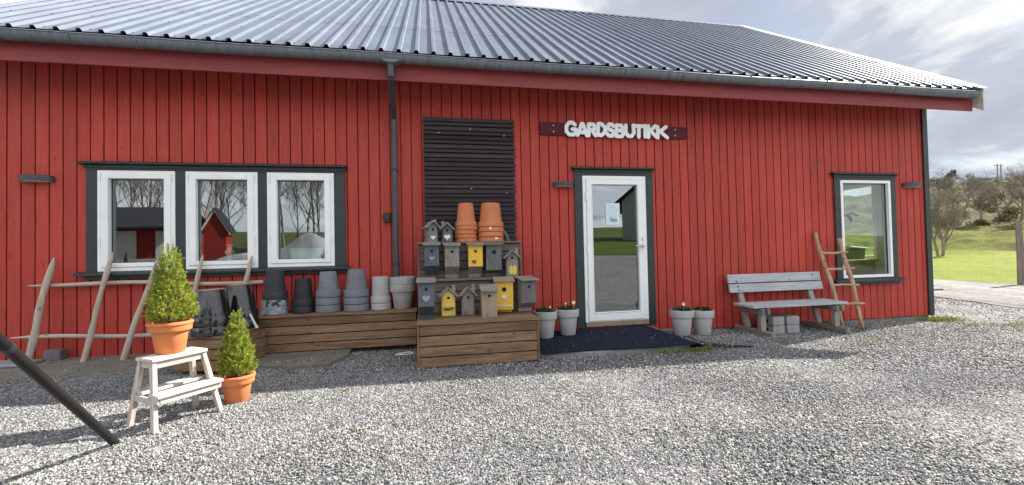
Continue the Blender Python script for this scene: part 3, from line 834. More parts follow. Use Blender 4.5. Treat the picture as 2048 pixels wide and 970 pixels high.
for i, (ch, a, b_) in enumerate(LT):
    rr_ = .0265; hgt = .213 + rng.uniform(-.003, .008); jz = rng.uniform(-.005, .005); rot = rng.uniform(-.05, .05); wd = (b_ - a) * .99 - 2 * rr_
    hh = hgt - 2 * rr_; cx, cz = (a + b_) / 2, 2.753 + jz; mb = MB(); dep = 0
    def wp(u, v):
        x = (u - .5) * max(wd, .001) * (1.04 - .1 * (v - .5)); z = (v - .5) * hh
        return (cx + x * math.cos(rot) - z * math.sin(rot), cz + z * math.cos(rot) + x * math.sin(rot))
    for line in STK[ch]:
        for p, q in zip(line, line[1:]):
            dep += .00035; mb.prism(capsule(wp(*p), wp(*q), rr_ * rng.uniform(.97, 1.05)), -.054 - dep - .004 * (i % 2), -.036)
    mb.build('letter', M['letter'], t)

t = thing('slatted_panel', 'dark slatted timber trellis panel on the wall behind the pots', 'trellis', (4.605, -.002, 0))
mb = MB()
for x in (.12, .6, 1.08): mb.box(x - .025, x + .025, -.028, -.0065, .5, 2.81)
mb.build('batten', M['slat'], t)
MB().box(.01, 1.215, -.006, -.001, .5, 2.83).build('dark_backing', M['black'], t)  # added black sheet so the gaps between the slats read dark
mb = MB(); z = 2.845; k = 0
while z > .5:
    if k % 2 == 0: h = .048; mb.box(rng.uniform(-.004, .004), 1.225 + rng.uniform(-.008, .01), -.052, -.029, z - h, z); z -= h + .013
    else: h = .04; mb.box(rng.uniform(-.004, .004), 1.225 + rng.uniform(-.01, .012), -.05, -.029, z - h, z); z -= h + .019
    k += 1
mb.build('slats', M['slat'], t, bev=.002)
mb = MB()
for x, z in ((.2, 2.64), (.62, 2.70), (1.08, 2.625), (.62, 1.9), (1.1, 1.84)): mb.box(x - .006, x + .006, -.056, -.05, z - .006, z + .006)
mb.build('screw', M['screw'], t)

t = thing('notice', 'pale blue paper notice taped inside the glass door', 'notice', (7.258, -.014, 1.552))
MB().box(-.107, .107, -.003, 0, -.156, .156).build('sheet', paint('notice_paper', (.58, .72, .76), .7, .04, 8, bmp=0), t)
mb = MB()
for k in range(7):
    wd = [.06, .045, .07, .06, .05, .065, .04][k]; mb.box(-wd, wd, -.0042, -.0035, .12 - k * .026, .124 - k * .026)
mb.build('faint_lines', paint('faint_ink', (.36, .48, .54), .8, .1, 30, bmp=0), t)
mb = MB(); mb.prism([(-.05, -.11), (.06, -.115), (.07, -.08), (.03, -.06), (-.02, -.065), (-.03, -.04), (-.05, -.045), (-.045, -.08)], -.0042, -.0035)
mb.build('drawing', paint('pencil_grey', (.3, .38, .44), .8, .2, 30, bmp=0), t)

# ------------------------------------------------------------------ hard ground at the wall
mb = MB(); ap = []
xs_ = np.linspace(-.6, 3.62, 40)
top = [(x, -1.02 + .05 * math.sin(x * 3.1) + .03 * math.sin(x * 9)) for x in xs_]
mb.prism([(x, y) for x, y in top] + [(3.75, -.7), (3.72, -.02), (-.6, -.02)], -.3, -.058, 'xy')
o = mb.build('concrete_apron', M['apron'], bev=.012); o['kind'] = 'structure'
t = thing('doorstep', 'low concrete doorstep slab under the blue mat', 'doorstep', (0, 0, 0))
mb = MB(); mb.prism([(5.82, -1.24), (6.4, -1.28), (7.3, -1.27), (7.66, -1.2), (7.74, -1.05), (7.8, -.035), (5.82, -.035)], -.35, -.072, 'xy')
mb.build('slab', M['conc'], t, bev=.02)
# blue mat draped over the step and running off onto the gravel on the right
mb = MB(); nx, ny = 44, 22
def mat_pt(u, v):
    y = -.05 - 1.24 * v + .02 * math.sin(u * 9) * v
    xr = 7.93 - .05 * v + .55 * max(0, v - .72) / .28 * (1 if v > .72 else 0) + .12 * math.sin(v * 3)
    x = 5.84 + u * (xr - 5.84)
    over = max(0, x - 7.72)
    z = -.062 - min(.085, over * .6) + .003 * fbm(x, y, 4, 2) 
    if x > 7.95: z = max(z, g(x, y) + .008)
    return (x, y, z)
vs = [mat_pt(i / nx, j / ny) for i in range(nx + 1) for j in range(ny + 1)]
vs2 = [(a, b, c - .012) for a, b, c in vs]; q = len(vs); fs = []
for i in range(nx):
    for j in range(ny):
        k = i * (ny + 1) + j
        fs += [(k, k + 1, k + ny + 2, k + ny + 1), (q + k, q + k + ny + 1, q + k + ny + 2, q + k + 1)]
def edge(ids):
    for a, b in zip(ids, ids[1:]): fs.append((a, b, q + b, q + a))
edge([i * (ny + 1) for i in range(nx + 1)]); edge([i * (ny + 1) + ny for i in range(nx + 1)])
edge(list(range(ny + 1))); edge([nx * (ny + 1) + j for j in range(ny + 1)])
mb.add(vs + vs2, fs)
tag(mb.build('door_mat', M['mat'], smooth=True), 'dark blue fibre mat spread in front of the glass door', 'mat')

def litter_leaf(x, y, rz, label, s_=.05):
    mb = MB(); pts = [(-1, 0, .1), (-.4, -.28, .0), (.3, -.32, .02), (1, .02, .22), (.35, .3, .04), (-.4, .26, .0)]
    up_ = [(a * s_, b_ * s_, c * s_ + .004) for a, b_, c in pts]; lo_ = [(a, b_, c - .0008) for a, b_, c in up_]; n_ = len(pts)
    mb.add(up_ + lo_, [tuple(range(n_)), tuple(range(2 * n_ - 1, n_ - 1, -1))] + [(i, i + n_, (i + 1) % n_ + n_, (i + 1) % n_) for i in range(n_)])
    o_ = mb.build('dry_leaf', M['dry'], None, loc=(x, y, g(x, y) + .008)); o_.rotation_euler = (.1, .15, rz); tag(o_, label, 'leaf', 'dry leaves on the gravel')
M['dry'] = paint('dry_leaf_brown', (.36, .22, .11), .8, .25, 30)
for (x, y, rz, lb, sz) in ((6.02, -3.2, .4, 'long tan dry leaf near the bottom edge of the picture', .034), (7.2, -2.72, 1.9, 'upright tan dry leaf in the open gravel', .03), (9.1, -1.95, .9, 'dark dry leaf at the tip of the roof shadow', .03),
                           (5.9, -1.62, 2.2, 'small dry leaf in the shade before the stand', .03), (4.2, -2.8, .2, 'small dry leaf near the potted spruce', .03)): litter_leaf(x, y, rz, lb, sz)

# ------------------------------------------------------------------ timber boxes and stepped stand
def board_face(mb, x0, x1, z0, z1, y, n, th=.022, gap=.011):
    h = (z1 - z0) / n
    for k in range(n): mb.box(x0, x1, y, y + th, z0 + k * h + gap / 2, z0 + (k + 1) * h - gap / 2)
t = thing('timber_bench_box', 'long low brown boarded box along the wall under the upturned pots', 'timber box', (0, 0, 0))
mb = MB(); board_face(mb, 2.42, 4.49, -.055, .338, -.48, 4); mb.build('front_boards', M['box_x'], t, bev=.003)
for xa in (2.42, 4.468): MB().box(xa, xa + .022, -.457, -.04, -.055, .337).build('end_board', M['box_y'], t, bev=.003)
mb = MB()
for k in range(4): mb.box(2.41, 4.5, -.492 + k * .114, -.492 + k * .114 + .11, .34, .364)
mb.build('top_boards', M['box_x'], t, bev=.003)

t = thing('timber_planter_box', 'low brown boarded box jutting out at left under two glossy pots', 'timber box', (2.727, -1.2, 0), R(-12))
mb = MB(); board_face(mb, -.52, 0, -.05, .262, 0, 3); mb.build('front_boards', M['box_x'], t, bev=.003)
for xa, xb in ((-.022, -.001), (-.52, -.498)):
    mb = MB()
    for k in range(3):
        h = .104; z0 = -.05 + k * h
        mb.box(xa, xb, .023, .63, z0 + .003, z0 + h - .003)
    mb.build('side_boards', M['box_y'], t, bev=.003)
mb = MB()
for k in range(5): mb.box(-.53, .008, -.01 + k * .13, -.01 + k * .13 + .127, .264, .285)
mb.build('top_boards', M['box_x'], t, bev=.003)

t = thing('stepped_display_stand', 'three tier stepped timber stand holding birdhouses and terracotta pots', 'display stand', (0, 0, 0))
mb = MB(); board_face(mb, 4.545, 5.765, -.115, .312, -1.36, 4); mb.build('front_boards', M['box_x'], t, bev=.003)
for xa, xb in ((4.522, 4.5435), (5.767, 5.79)): MB().box(xa, xb, -1.365, -.55, -.123, .312).build('side_board', M['box_z'], t, bev=.003)
mb = MB()
for k in range(6): mb.box(4.515, 5.8, -1.372 + k * .116, -1.372 + k * .116 + .112, .314, .334)
mb.build('lower_shelf', M['box_x'], t, bev=.003)
mb = MB(); board_face(mb, 4.545, 5.77, .336, .715, -.72, 3); board_face(mb, 4.545, 5.77, .736, 1.152, -.5, 4); mb.build('back_boards', M['tier_x'], t, bev=.003)
for xa, xb in ((4.522, 4.543), (5.772, 5.793)):
    MB().box(xa, xb, -.725, -.1, .336, .715).build('end_panel', M['tier_z'], t, bev=.003); MB().box(xa, xb, -.505, -.1, .738, 1.152).build('end_panel', M['tier_z'], t, bev=.003)
mb = MB(); mb.box(4.52, 5.83, -.775, -.63, .717, .737); mb.box(4.52, 5.83, -.626, -.49, .717, .737); mb.build('middle_shelf', M['tier_x'], t, bev=.003)
mb = MB(); mb.box(4.515, 5.8, -.535, -.39, 1.154, 1.174); mb.box(4.515, 5.8, -.386, -.12, 1.154, 1.174); mb.build('upper_shelf', M['tier_x'], t, bev=.003)
mb = MB(); mb.box(4.5, 4.62, -1.4, -1.3, -.14, -.126); mb.build('foot_shim', M['bh_nat'], t)

# ------------------------------------------------------------------ pots
def pot_profile(D, d, H, rim, th=.012, lip=.012):
    """upright, z=0 is the base; closed wall with thickness"""
    r0, r1 = d / 2, D / 2
    rb = r0 + (r1 - lip - r0) * (H - rim) / H
    out = [(.0, .0), (r0 - .006, 0), (r0, .006), (rb, H - rim - .002), (r1 - .003, H - rim), (r1, H - rim + .006), (r1, H - .005), (r1 - .004, H)]
    inn = [(r1 - th, H), (r1 - th - .003, H - .01), (rb - th, H - rim), (r0 - th, th), (0, th)]
    return out + inn
def pot_mesh(D, d, H, rim, flip=False, n=44, terr=False, th=.012):
    p = pot_profile(D, d, H, rim, th)
    if terr:        # rolled edge on the rim
        r1 = D / 2; i = [k for k, q in enumerate(p) if q == (r1, H - .005)][0]
        p[i:i + 1] = [(r1, H - .024), (r1 + .007, H - .02), (r1 + .009, H - .01), (r1 + .006, H - .002)]
    if flip: p = [(r, H - z) for r, z in p]
    return MB().lathe(p, n)
def pot(name, label, loc, D, d, H, rim, mat, flip=True, group=None, terr=False, tilt=(0, 0), cat='pot'):
    o = pot_mesh(D, d, H, rim, flip, terr=terr).build(name, mat, None, smooth=True, loc=loc)
    o.rotation_euler = (tilt[0], tilt[1], rng.uniform(0, 6))
    return tag(o, label, cat, group)
SH = .366
GP = 'upturned clay pots on the long boarded box'
ORD = {1: ['the only'], 2: ['lower', 'upper'], 3: ['lowest', 'middle', 'topmost'], 4: ['lowest', 'second lowest', 'second highest', 'topmost'], 5: ['lowest', 'second lowest', 'middle', 'second highest', 'topmost']}
def stack(x, y, z, n, off, D, d, H, rim, mat, fmt, group, name='clay_pot', flip=True, terr=False):
    out = []
    for k in range(n):
        j = (rng.uniform(-.004, .004), rng.uniform(-.004, .004)) if k else (0, 0)
        out.append(pot(name, fmt.format(ORD[n][k]), (x + j[0], y + j[1], z + k * off), D, d, H, rim, mat, flip, group, terr, (rng.uniform(-.008, .008), rng.uniform(-.008, .008)) if k else (0, 0)))
    return out
stack(2.857, -.27, SH, 3, .09, .272, .18, .335, .085, M['char'], '{} charcoal pot in the plastic wrapped stack', GP)
stack(3.167, -.27, SH, 2, .085, .242, .18, .325, .083, M['blackpot'], '{} of two matt black upturned pots', GP)
stack(3.45, -.27, SH, 3, .089, .285, .185, .305, .084, M['greypot'], '{} slate grey pot of the shorter stack beside the black pots', GP)
stack(3.775, -.27, SH, 3, .086, .296, .195, .33, .08, M['greypot'], '{} slate grey pot of the taller stack next to the pale grey pots', GP)
stack(4.062, -.27, SH, 2, .083, .24, .198, .32, .08, M['lightpot'], '{} of two pale grey upturned pots', GP)
stack(4.322, -.27, SH, 2, .09, .313, .208, .3, .088, M['lightpot'], '{} pale grey pot standing upright at the end of the row', 'pale grey pots standing upright', flip=False)
# glossy black pots, unglazed foot up
GG = 'glossy black glazed pots turned upside down'
def glossy(x, y, z, D, d, H, off, where):
    for k in range(2):
        o = pot('glazed_pot', f'{ORD[2][k]} glossy black glazed pot of the {where} pair', (x, y, z + k * off), D, d, H, .09, M['glaze'], True, GG, tilt=((.02, -.03) if k else (0, 0)))
        if k: MB().lathe([(0, H + .001), (d / 2 - .012, H + .001), (d / 2 - .014, H + .006), (0, H + .006)], 36).build('foot_disc', M['potbase'], o)
glossy(2.53, -1.02, .286, .36, .255, .34, .1, 'front left')
glossy(2.645, -.66, .286, .345, .235, .36, .1, 'rear right')
# plastic wrapping on the charcoal stack
mb = MB(); n = 60; rows = 12; o0 = len(mb.v)
for r in range(rows + 1):
    z = .004 + r * .0145
    for j in range(n):
        a = 2 * math.pi * j / n
        rr = .143 + .011 * noise.noise(Vector((math.cos(a) * 4, math.sin(a) * 4, z * 26))) + .006 * noise.noise(Vector((a * 6, z * 60, 2)))
        rr -= .006 * r / rows
        mb.v.append((rr * math.cos(a), rr * math.sin(a), z + .016 * noise.noise(Vector((math.cos(a) * 2, math.sin(a) * 2, 5))) * r / rows))
for r in range(rows):
    for j in range(n): mb.f.append((o0 + r * n + j, o0 + r * n + (j + 1) % n, o0 + (r + 1) * n + (j + 1) % n, o0 + (r + 1) * n + j))
tag(mb.build('plastic_wrap', M['plastic'], None, smooth='all', loc=(2.857, -.27, SH)), 'crumpled clear plastic wrapped around the charcoal pots', 'plastic wrap')
mb = MB(); mb.obox((0, 0, 0), (.022, .002, .15), Matrix.Rotation(R(-24), 3, 'Y')); mb.obox((.034, -.002, -.07), (.03, .002, .03))
tag(mb.build('plant_tag', M['pline'], None, loc=(2.815, -.8, .375)), 'white plastic tag hanging beside the rear glossy pot', 'tag')

# terracotta stacks on the top shelf
GT = 'terracotta pots stacked on the top shelf'
s1 = stack(5.122, -.325, 1.174, 5, .051, .275, .19, .29, .05, M['terra'], '{} terracotta pot of the left stack, five high', GT, 'terracotta_pot', terr=True)
s2 = stack(5.437, -.325, 1.174, 4, .063, .325, .24, .305, .06, M['terra'], '{} terracotta pot of the right stack, four high', GT, 'terracotta_pot', terr=True)
def tagbox(parent, a, z, r, sx=.025, sz=.03):
    m_ = MB(); Mz = Matrix.Rotation(a - parent.rotation_euler.z, 3, 'Z')
    m_.obox(Mz @ Vector((r, 0, z)), (.003, sx, sz), Mz); m_.build('price_tag', M['tag'], parent)
tagbox(s2[2], R(-100), .04, .163); tagbox(s2[0], R(-72), .04, .163, .04, .025); tagbox(s1[2], R(-165), .03, .139); tagbox(s1[1], R(-165), .03, .139)
mb = MB(); mb.tube([(0, 0, 0), (-.03, 0, .07), (-.06, .01, .13), (-.07, .01, .16)], [.02, .026, .018, .006], 8)
mb.obox((-.01, 0, .02), (.04, .05, .04))
tag(mb.build('carved_bird', M['drift'], None, smooth=True, loc=(5.665, -.36, 1.174)), 'small carved wooden bird right of the terracotta pots', 'ornament')

# ------------------------------------------------------------------ birdhouses
def heart(s):
    pts = []
    for k in range(28):
        a = 2 * math.pi * k / 28
        pts.append((s * .0312 * 16 * math.sin(a) ** 3, s * .0312 * (13 * math.cos(a) - 5 * math.cos(2 * a) - 2 * math.cos(3 * a) - math.cos(4 * a))))
    return pts
def disc(r, n=18): return [(r * math.cos(2 * math.pi * k / n), r * math.sin(2 * math.pi * k / n)) for k in range(n)]
def put_heart(t, x, z, s, y, mat): MB().prism([(x + p[0], z + p[1]) for p in heart(s)], y - .007, y).build('heart', mat, t)
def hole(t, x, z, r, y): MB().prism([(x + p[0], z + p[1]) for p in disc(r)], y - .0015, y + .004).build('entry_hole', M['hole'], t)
GB = 'birdhouses on the stepped stand'
def nest_box(label, loc, w, h, z0f, mats, heart_=None, hr=.017, hz=None, rz=0, depth=.15, roof_tilt=8, text=None, tab=.03):
    """wedge box with back board: local origin at the back-bottom centre, front toward -y; z0f = height of the front's lower edge"""
    t = thing('birdhouse', label, 'birdhouse', loc, rz, GB); fr, side, rf = mats
    tp = h - .03
    MB().box(-w / 2 + .008, w / 2 - .008, -.018, 0, 0, h).build('back_board', side, t, bev=.003)
    yf_b = -depth * .92
    MB().prism([(-.0185, .045), (yf_b + .014, z0f + .004), (-depth + .014, tp), (-.0185, tp + .012)], -w / 2 + .004, w / 2 - .004, 'yz').build('body', side, t, bev=.002)
    MB().prism([(yf_b, z0f), (-depth, tp), (-depth + .0135, tp + .002), (yf_b + .0135, z0f)], -w / 2, w / 2, 'yz').build('front_panel', fr, t, bev=.003)
    mb = MB(); mb.obox((0, -depth * .5 - .012, h - .008), (w + .036, depth + .07, .018), Matrix.Rotation(R(roof_tilt), 3, 'X')); mb.build('roof', rf, t, bev=.003)
    hz = hz or (z0f + (tp - z0f) * .72)
    def yat(z): return yf_b + (-depth - yf_b) * (z - z0f) / (tp - z0f)
    hole(t, 0, hz, hr, yat(hz))
    if heart_:
        mat, s, dx, dz = heart_; put_heart(t, dx, hz + dz, s, yat(hz + dz) - .002, mat)
    return t
def gable_house(label, loc, w, h, mats, chim=None, rz=0, depth=.13, hz=.68, hr=.016, heart_=None, base=True):
    """h to the eave; local origin at base centre, front at -y"""
    t = thing('birdhouse', label, 'birdhouse', loc, rz, GB); fr, side, rf = mats
    pk = h + w * .5 * .95
    MB().prism([(-w / 2, 0), (w / 2, 0), (w / 2, h), (0, pk), (-w / 2, h)], -depth + .013, 0).build('body', side, t, bev=.002)
    MB().prism([(-w / 2 + .012, .006), (w / 2 - .012, .006), (w / 2 - .012, h + .006), (0, pk - .006), (-w / 2 + .012, h + .006)], -depth, -depth + .0125).build('front_panel', fr, t, bev=.002)
    ang = math.atan2(pk - h, w / 2); Ls = w / 2 / math.cos(ang) + .045
    for s in (-1, 1):
        mb = MB(); c = Vector((s * (math.cos(ang) * (Ls / 2 - .004)), -depth / 2 - .015, pk + .011 - math.sin(ang) * (Ls / 2 - .004)))
        mb.obox(c, (Ls, depth + .06, .016), Matrix.Rotation(s * ang, 3, 'Y')); mb.build('roof_board', rf, t, bev=.003)
    if chim: MB().box(chim - .02, chim + .02, -.07, -.02, h + .02, pk + .035).build('chimney', rf, t, bev=.003)
    hole(t, 0, h * hz + (pk - h) * .5, hr, -depth)
    if heart_:
        mat, s, dx, z = heart_; put_heart(t, dx, z, s, -depth - .001, mat)
    return t
B = M
Z3, Z2, Z1 = 1.174, .737, .334
gable_house('grey green gabled birdhouse with white heart, top shelf far left', (4.665, -.33, Z3), .125, .19, (B['bh_green'], B['bh_green'], B['bh_roof']), .05, R(14), .16, heart_=(B['hwhite'], .055, 0, .06))
gable_house('dark grey gabled birdhouse with larger white heart, top shelf', (4.887, -.33, Z3), .125, .17, (B['bh_dark'], B['bh_dark'], B['bh_grey']), -.055, R(-4), .13, heart_=(B['hwhite'], .075, 0, .065))
hook = MB(); hook.tube([(4.9, -.1, 1.4), (4.9, -.12, 1.5), (4.88, -.13, 1.55), (4.87, -.11, 1.5)], .003, 5)
Yb2 = -.523 - .0
nest_box('slate blue birdhouse with pale heart, left end of the middle row', (4.684, -.505, Z2), .17, .43, .155, (B['bh_blue'], B['bh_bdark'], B['bh_roof']), (B['hblue'], .062, .003, -.085), tab=.1)
nest_box('plain weathered grey birdhouse second from left in the middle row', (4.922, -.505, Z2), .172, .42, .14, (B['bh_grey'], B['bh_grey'], B['bh_roof']), None)
nest_box('yellow birdhouse with a dark bark heart, middle row', (5.203, -.505, Z2), .174, .42, .135, (B['bh_yel'], B['bh_grey'], B['bh_roof']), (B['hbrown'], .056, -.018, -.125))
nest_box('dark grey birdhouse with a large entry hole, middle row', (5.427, -.505, Z2), .192, .42, .085, (B['bh_dark'], B['bh_dark'], B['bh_dark']), None, .026)
gt = gable_house('grey gabled birdhouse with a little yellow picket gate, middle row', (5.655, -.56, Z2), .15, .24, (B['bh_grey'], B['bh_dark'], B['bh_roof']), .06, R(-6), .14, .8)
mb = MB()
for k in range(5): mb.prism([(-.035 + k * .018, .03), (-.022 + k * .018, .03), (-.022 + k * .018, .12 + .01 * (k % 2)), (-.0285 + k * .018, .135 + .01 * (k % 2)), (-.035 + k * .018, .12 + .01 * (k % 2))], -.149, -.1405)
mb.obox((.001, -.151, .06), (.1, .004, .01), Matrix.Rotation(R(14), 3, 'Y')); mb.build('picket_gate', M['bh_yel2'], gt)
# lower row, standing on the lower shelf
nest_box('slate blue birdhouse with pale heart, left end of the lower row', (4.618, -1.06, Z1), .165, .435, .15, (B['bh_blue'], B['bh_bdark'], B['bh_roof']), (B['hblue'], .082, 0, -.095), depth=.155)
t_ = gable_house('lemon yellow gabled birdhouse with driftwood perch, lower row', (4.86, -.8, Z1), .15, .235, (B['bh_yel2'], B['bh_yel2'], B['bh_roof']), .062, 0, .13, .72)
MB().tube([(-.055, -.145, .09), (-.02, -.15, .086), (.02, -.152, .09), (.065, -.148, .093)], [.012, .017, .014, .009], 8).build('perch', M['drift'], t_, smooth=True)
t_ = gable_house('plain grey gabled birdhouse with chimney, lower row', (5.08, -.8, Z1), .145, .235, (B['bh_grey'], B['bh_grey'], B['bh_roof']), .066, 0, .13, .72)
MB().tube([(.072, -.06, .1), (.1, -.07, .1), (.105, -.07, .12)], .004, 6).build('hook', M['screw'], t_)
t_ = thing('birdhouse', 'bare natural wood birdhouse with sloping plank roof, lower row', 'birdhouse', (5.29, -1.03, Z1), 0, GB)
MB().box(-.083, .083, -.14, -.016, 0, .29).build('body', B['bh_nat'], t_, bev=.003)
MB().box(-.075, .075, -.0155, 0, 0, .35).build('back_board', B['bh_nat'], t_, bev=.003)
mb = MB(); mb.obox((0, -.088, .317), (.195, .2, .018), Matrix.Rotation(R(17), 3, 'X')); mb.build('roof', B['bh_roof'], t_, bev=.003); hole(t_, 0, .235, .017, -.14)
t_ = nest_box('yellow birdhouse with white heart and the white word Velkommen, lower row', (5.503, -.8, Z1), .205, .4, .045, (B['bh_yel'], B['bh_yel'], B['bh_nat']), (B['hwhite'], .06, 0, -.085), .026, rz=R(-5), depth=.16)
nest_box('weathered grey birdhouse at the right end of the lower row', (5.755, -.8, Z1), .186, .4, .11, (B['bh_dark'], B['bh_grey'], B['bh_roof']), None, rz=R(12))
cu = bpy.data.curves.new('tmp_word', 'FONT'); cu.body = 'Velkommen'; cu.size = .038; cu.extrude = .002; cu.offset = .0006; cu.align_x = 'CENTER'
to = bpy.data.objects.new('tmp_word', cu); COL.objects.link(to); bpy.context.view_layer.update()
me = bpy.data.meshes.new_from_object(to.evaluated_get(bpy.context.evaluated_depsgraph_get())); me.name = 'lettering'
bpy.data.objects.remove(to); bpy.data.curves.remove(cu)
for v in me.vertices: v.co = (v.co.x, -.158 - v.co.z * 1. - (v.co.y) * .03, .082 + v.co.y)
lo_ = bpy.data.objects.new('lettering', me); COL.objects.link(lo_); me.materials.append(M['hwhite']); lo_.parent = t_

# ------------------------------------------------------------------ grey pots with pansies at the door
def pansy_pot(label, loc, flowers, sc=1.):
    t = thing('planted_pot', label, 'planted pot', loc, rng.uniform(0, 6), 'grey pots with pansies by the door')
    pot_mesh(.305 * sc, .2 * sc, .335 * sc, .095 * sc).build('pot', M['whitepot'], t, smooth=True)
    h = .335 * sc
    MB().lathe([(0, h - .05), (.13 * sc, h - .05), (.13 * sc, h - .035), (0, h - .03)], 24).build('soil', M['soil'], t)
    V = []; Fq = []
    mb = MB()
    for k in range(150):
        a = rng.uniform(0, 2 * math.pi); r = .12 * math.sqrt(rng.random()); b_ = Vector((r * math.cos(a), r * math.sin(a), h - .03 + .055 * (1 - (r / .12) ** 2) * rng.random() + .01))
        d = Vector((math.cos(a) * rng.uniform(.3, 1), math.sin(a) * rng.uniform(.3, 1), rng.uniform(.1, 1.1))).normalized(); l = rng.uniform(.028, .05); s = d.cross(Vector((rng.uniform(-1, 1), rng.uniform(-1, 1), 1))).normalized() * l * .34
        up = d.cross(s).normalized() * l * .08
        mb.add([b_, b_ + d * l * .45 + s + up, b_ + d * l, b_ + d * l * .45 - s + up], [(0, 1, 2, 3)])
    mb.build('leaves', M['pansy'], t)
    for (x, y, z, s) in flowers:
        mb = MB(); c = Vector((x, y, h + z)); mb.tube([(x, y, h - .02), c], .002, 5)
        for k in range(5):
            a = 2 * math.pi * k / 5; p = Vector((math.cos(a), -.35, math.sin(a))) * s * .6 + c; q = Vector((-math.sin(a), 0, math.cos(a))) * s * .45
            tip = Vector((math.cos(a), -.1, math.sin(a))) * s * 1.1 + c
            mb.add([c, p + q, tip, p - q], [(0, 1, 2, 3)])
        mb.build('flower', M['petal'], t)
    t.rotation_euler.z = 0
for lab, x, y, fl in (('grey pot of pansies with a small bud, nearest the stepped stand', 6.1, -.46, [(.06, -.03, .05, .014)]),
                      ('grey pot of pansies with an open cream flower, left of the door', 6.43, -.36, [(.075, -.04, .085, .026), (-.02, 0, .07, .014)]),
                      ('grey pot of pansies with one white bloom, just right of the mat', 8.0, -.5, [(.01, -.03, .08, .026)]),
                      ('grey pot of leaves without flowers, between mat and bench', 8.335, -.46, [])):
    z = -.06 if x < 7.5 else (g(x, y) + .012)
    pansy_pot(lab, (x, y, z), fl)

# ------------------------------------------------------------------ dwarf spruces
def spruce(parent, H, Rb, z0, seed, trunk_h=.03):
    r_ = np.random.default_rng(seed)
    n = 1500; u = 1 - np.sqrt(r_.random(n) * .985 + .0); u = np.clip(u, 0, 1)
    a = r_.uniform(0, 2 * math.pi, n)
    lump = 1 + .2 * np.sin(a * 3 + seed) * np.sin(u * 9 + seed) + .1 * np.sin(a * 5 + u * 14)
    prof = (1 - u) ** .82 * (1 - .35 * np.exp(-u / .045))
    rr = Rb * prof * lump * np.where(r_.random(n) < .72, r_.uniform(.86, 1.04, n), r_.uniform(.35, .85, n)) + .006
    base = np.stack([rr * np.cos(a), rr * np.sin(a), z0 + trunk_h + u * H * .97], 1)
    d = np.stack([np.cos(a) * .8, np.sin(a) * .8, .75 + .8 * u], 1) + r_.normal(0, .25, (n, 3)); d /= np.linalg.norm(d, axis=1)[:, None]
    Ls = r_.uniform(.02, .058, n) * (1 - .25 * u)
    m_ = 20
    tpos = r_.uniform(.0, 1., (n, m_))
    b_ = base[:, None] + d[:, None] * (Ls[:, None] * tpos)[..., None]
    nd = r_.normal(0, 1, (n, m_, 3)) * .75 + d[:, None] * 1.0; nd /= np.linalg.norm(nd, axis=2)[..., None]
    nl = r_.uniform(.009, .016, (n, m_))[..., None]; sd = np.cross(nd, r_.normal(0, 1, (n, m_, 3))); sd /= np.linalg.norm(sd, axis=2)[..., None] + 1e-9
    wd = .0016
    p0 = b_ - sd * wd; p1 = b_ + sd * wd; p2 = b_ + nd * nl + sd * wd * .5; p3 = b_ + nd * nl - sd * wd * .5
    # connect each shoot into one island by a tiny spine so the colour varies shoot by shoot
    V = np.stack([p0, p1, p2, p3], 2).reshape(n, m_ * 4, 3)
    spine = np.stack([base, base + d * Ls[:, None]], 1)
    V = np.concatenate([V, spine], 1)
    F = np.array([[4 * i, 4 * i + 1, 4 * i + 2, 4 * i + 3] for i in range(m_)] + [[4 * i, m_ * 4, m_ * 4 + 1, 4 * i + 1] for i in range(m_)][:m_])
    v, f = merge_np(V, F)
    np_mesh('foliage', v, f, M['spruce'], parent)
    MB().tube([(0, 0, z0 - .03), (.004, 0, z0 + H * .4), (0, .003, z0 + H * .9)], [.016, .01, .003], 7).build('trunk', M['bark'], parent, smooth=True)
def potted_spruce(label, loc, D, d, H, th, tr, seed):
    t = thing('potted_spruce', label, 'potted tree', loc, 0, 'dwarf spruces in terracotta pots')
    o = pot_mesh(D, d, H, .065, terr=True, th=.014).build('pot', M['terra2'], t, smooth=True)
    MB().lathe([(0, H - .045), (D / 2 - .02, H - .045), (D / 2 - .022, H - .03), (0, H - .022)], 30).build('soil', M['soil'], t)
    spruce(t, th, tr, H - .03, seed)
    return t, o
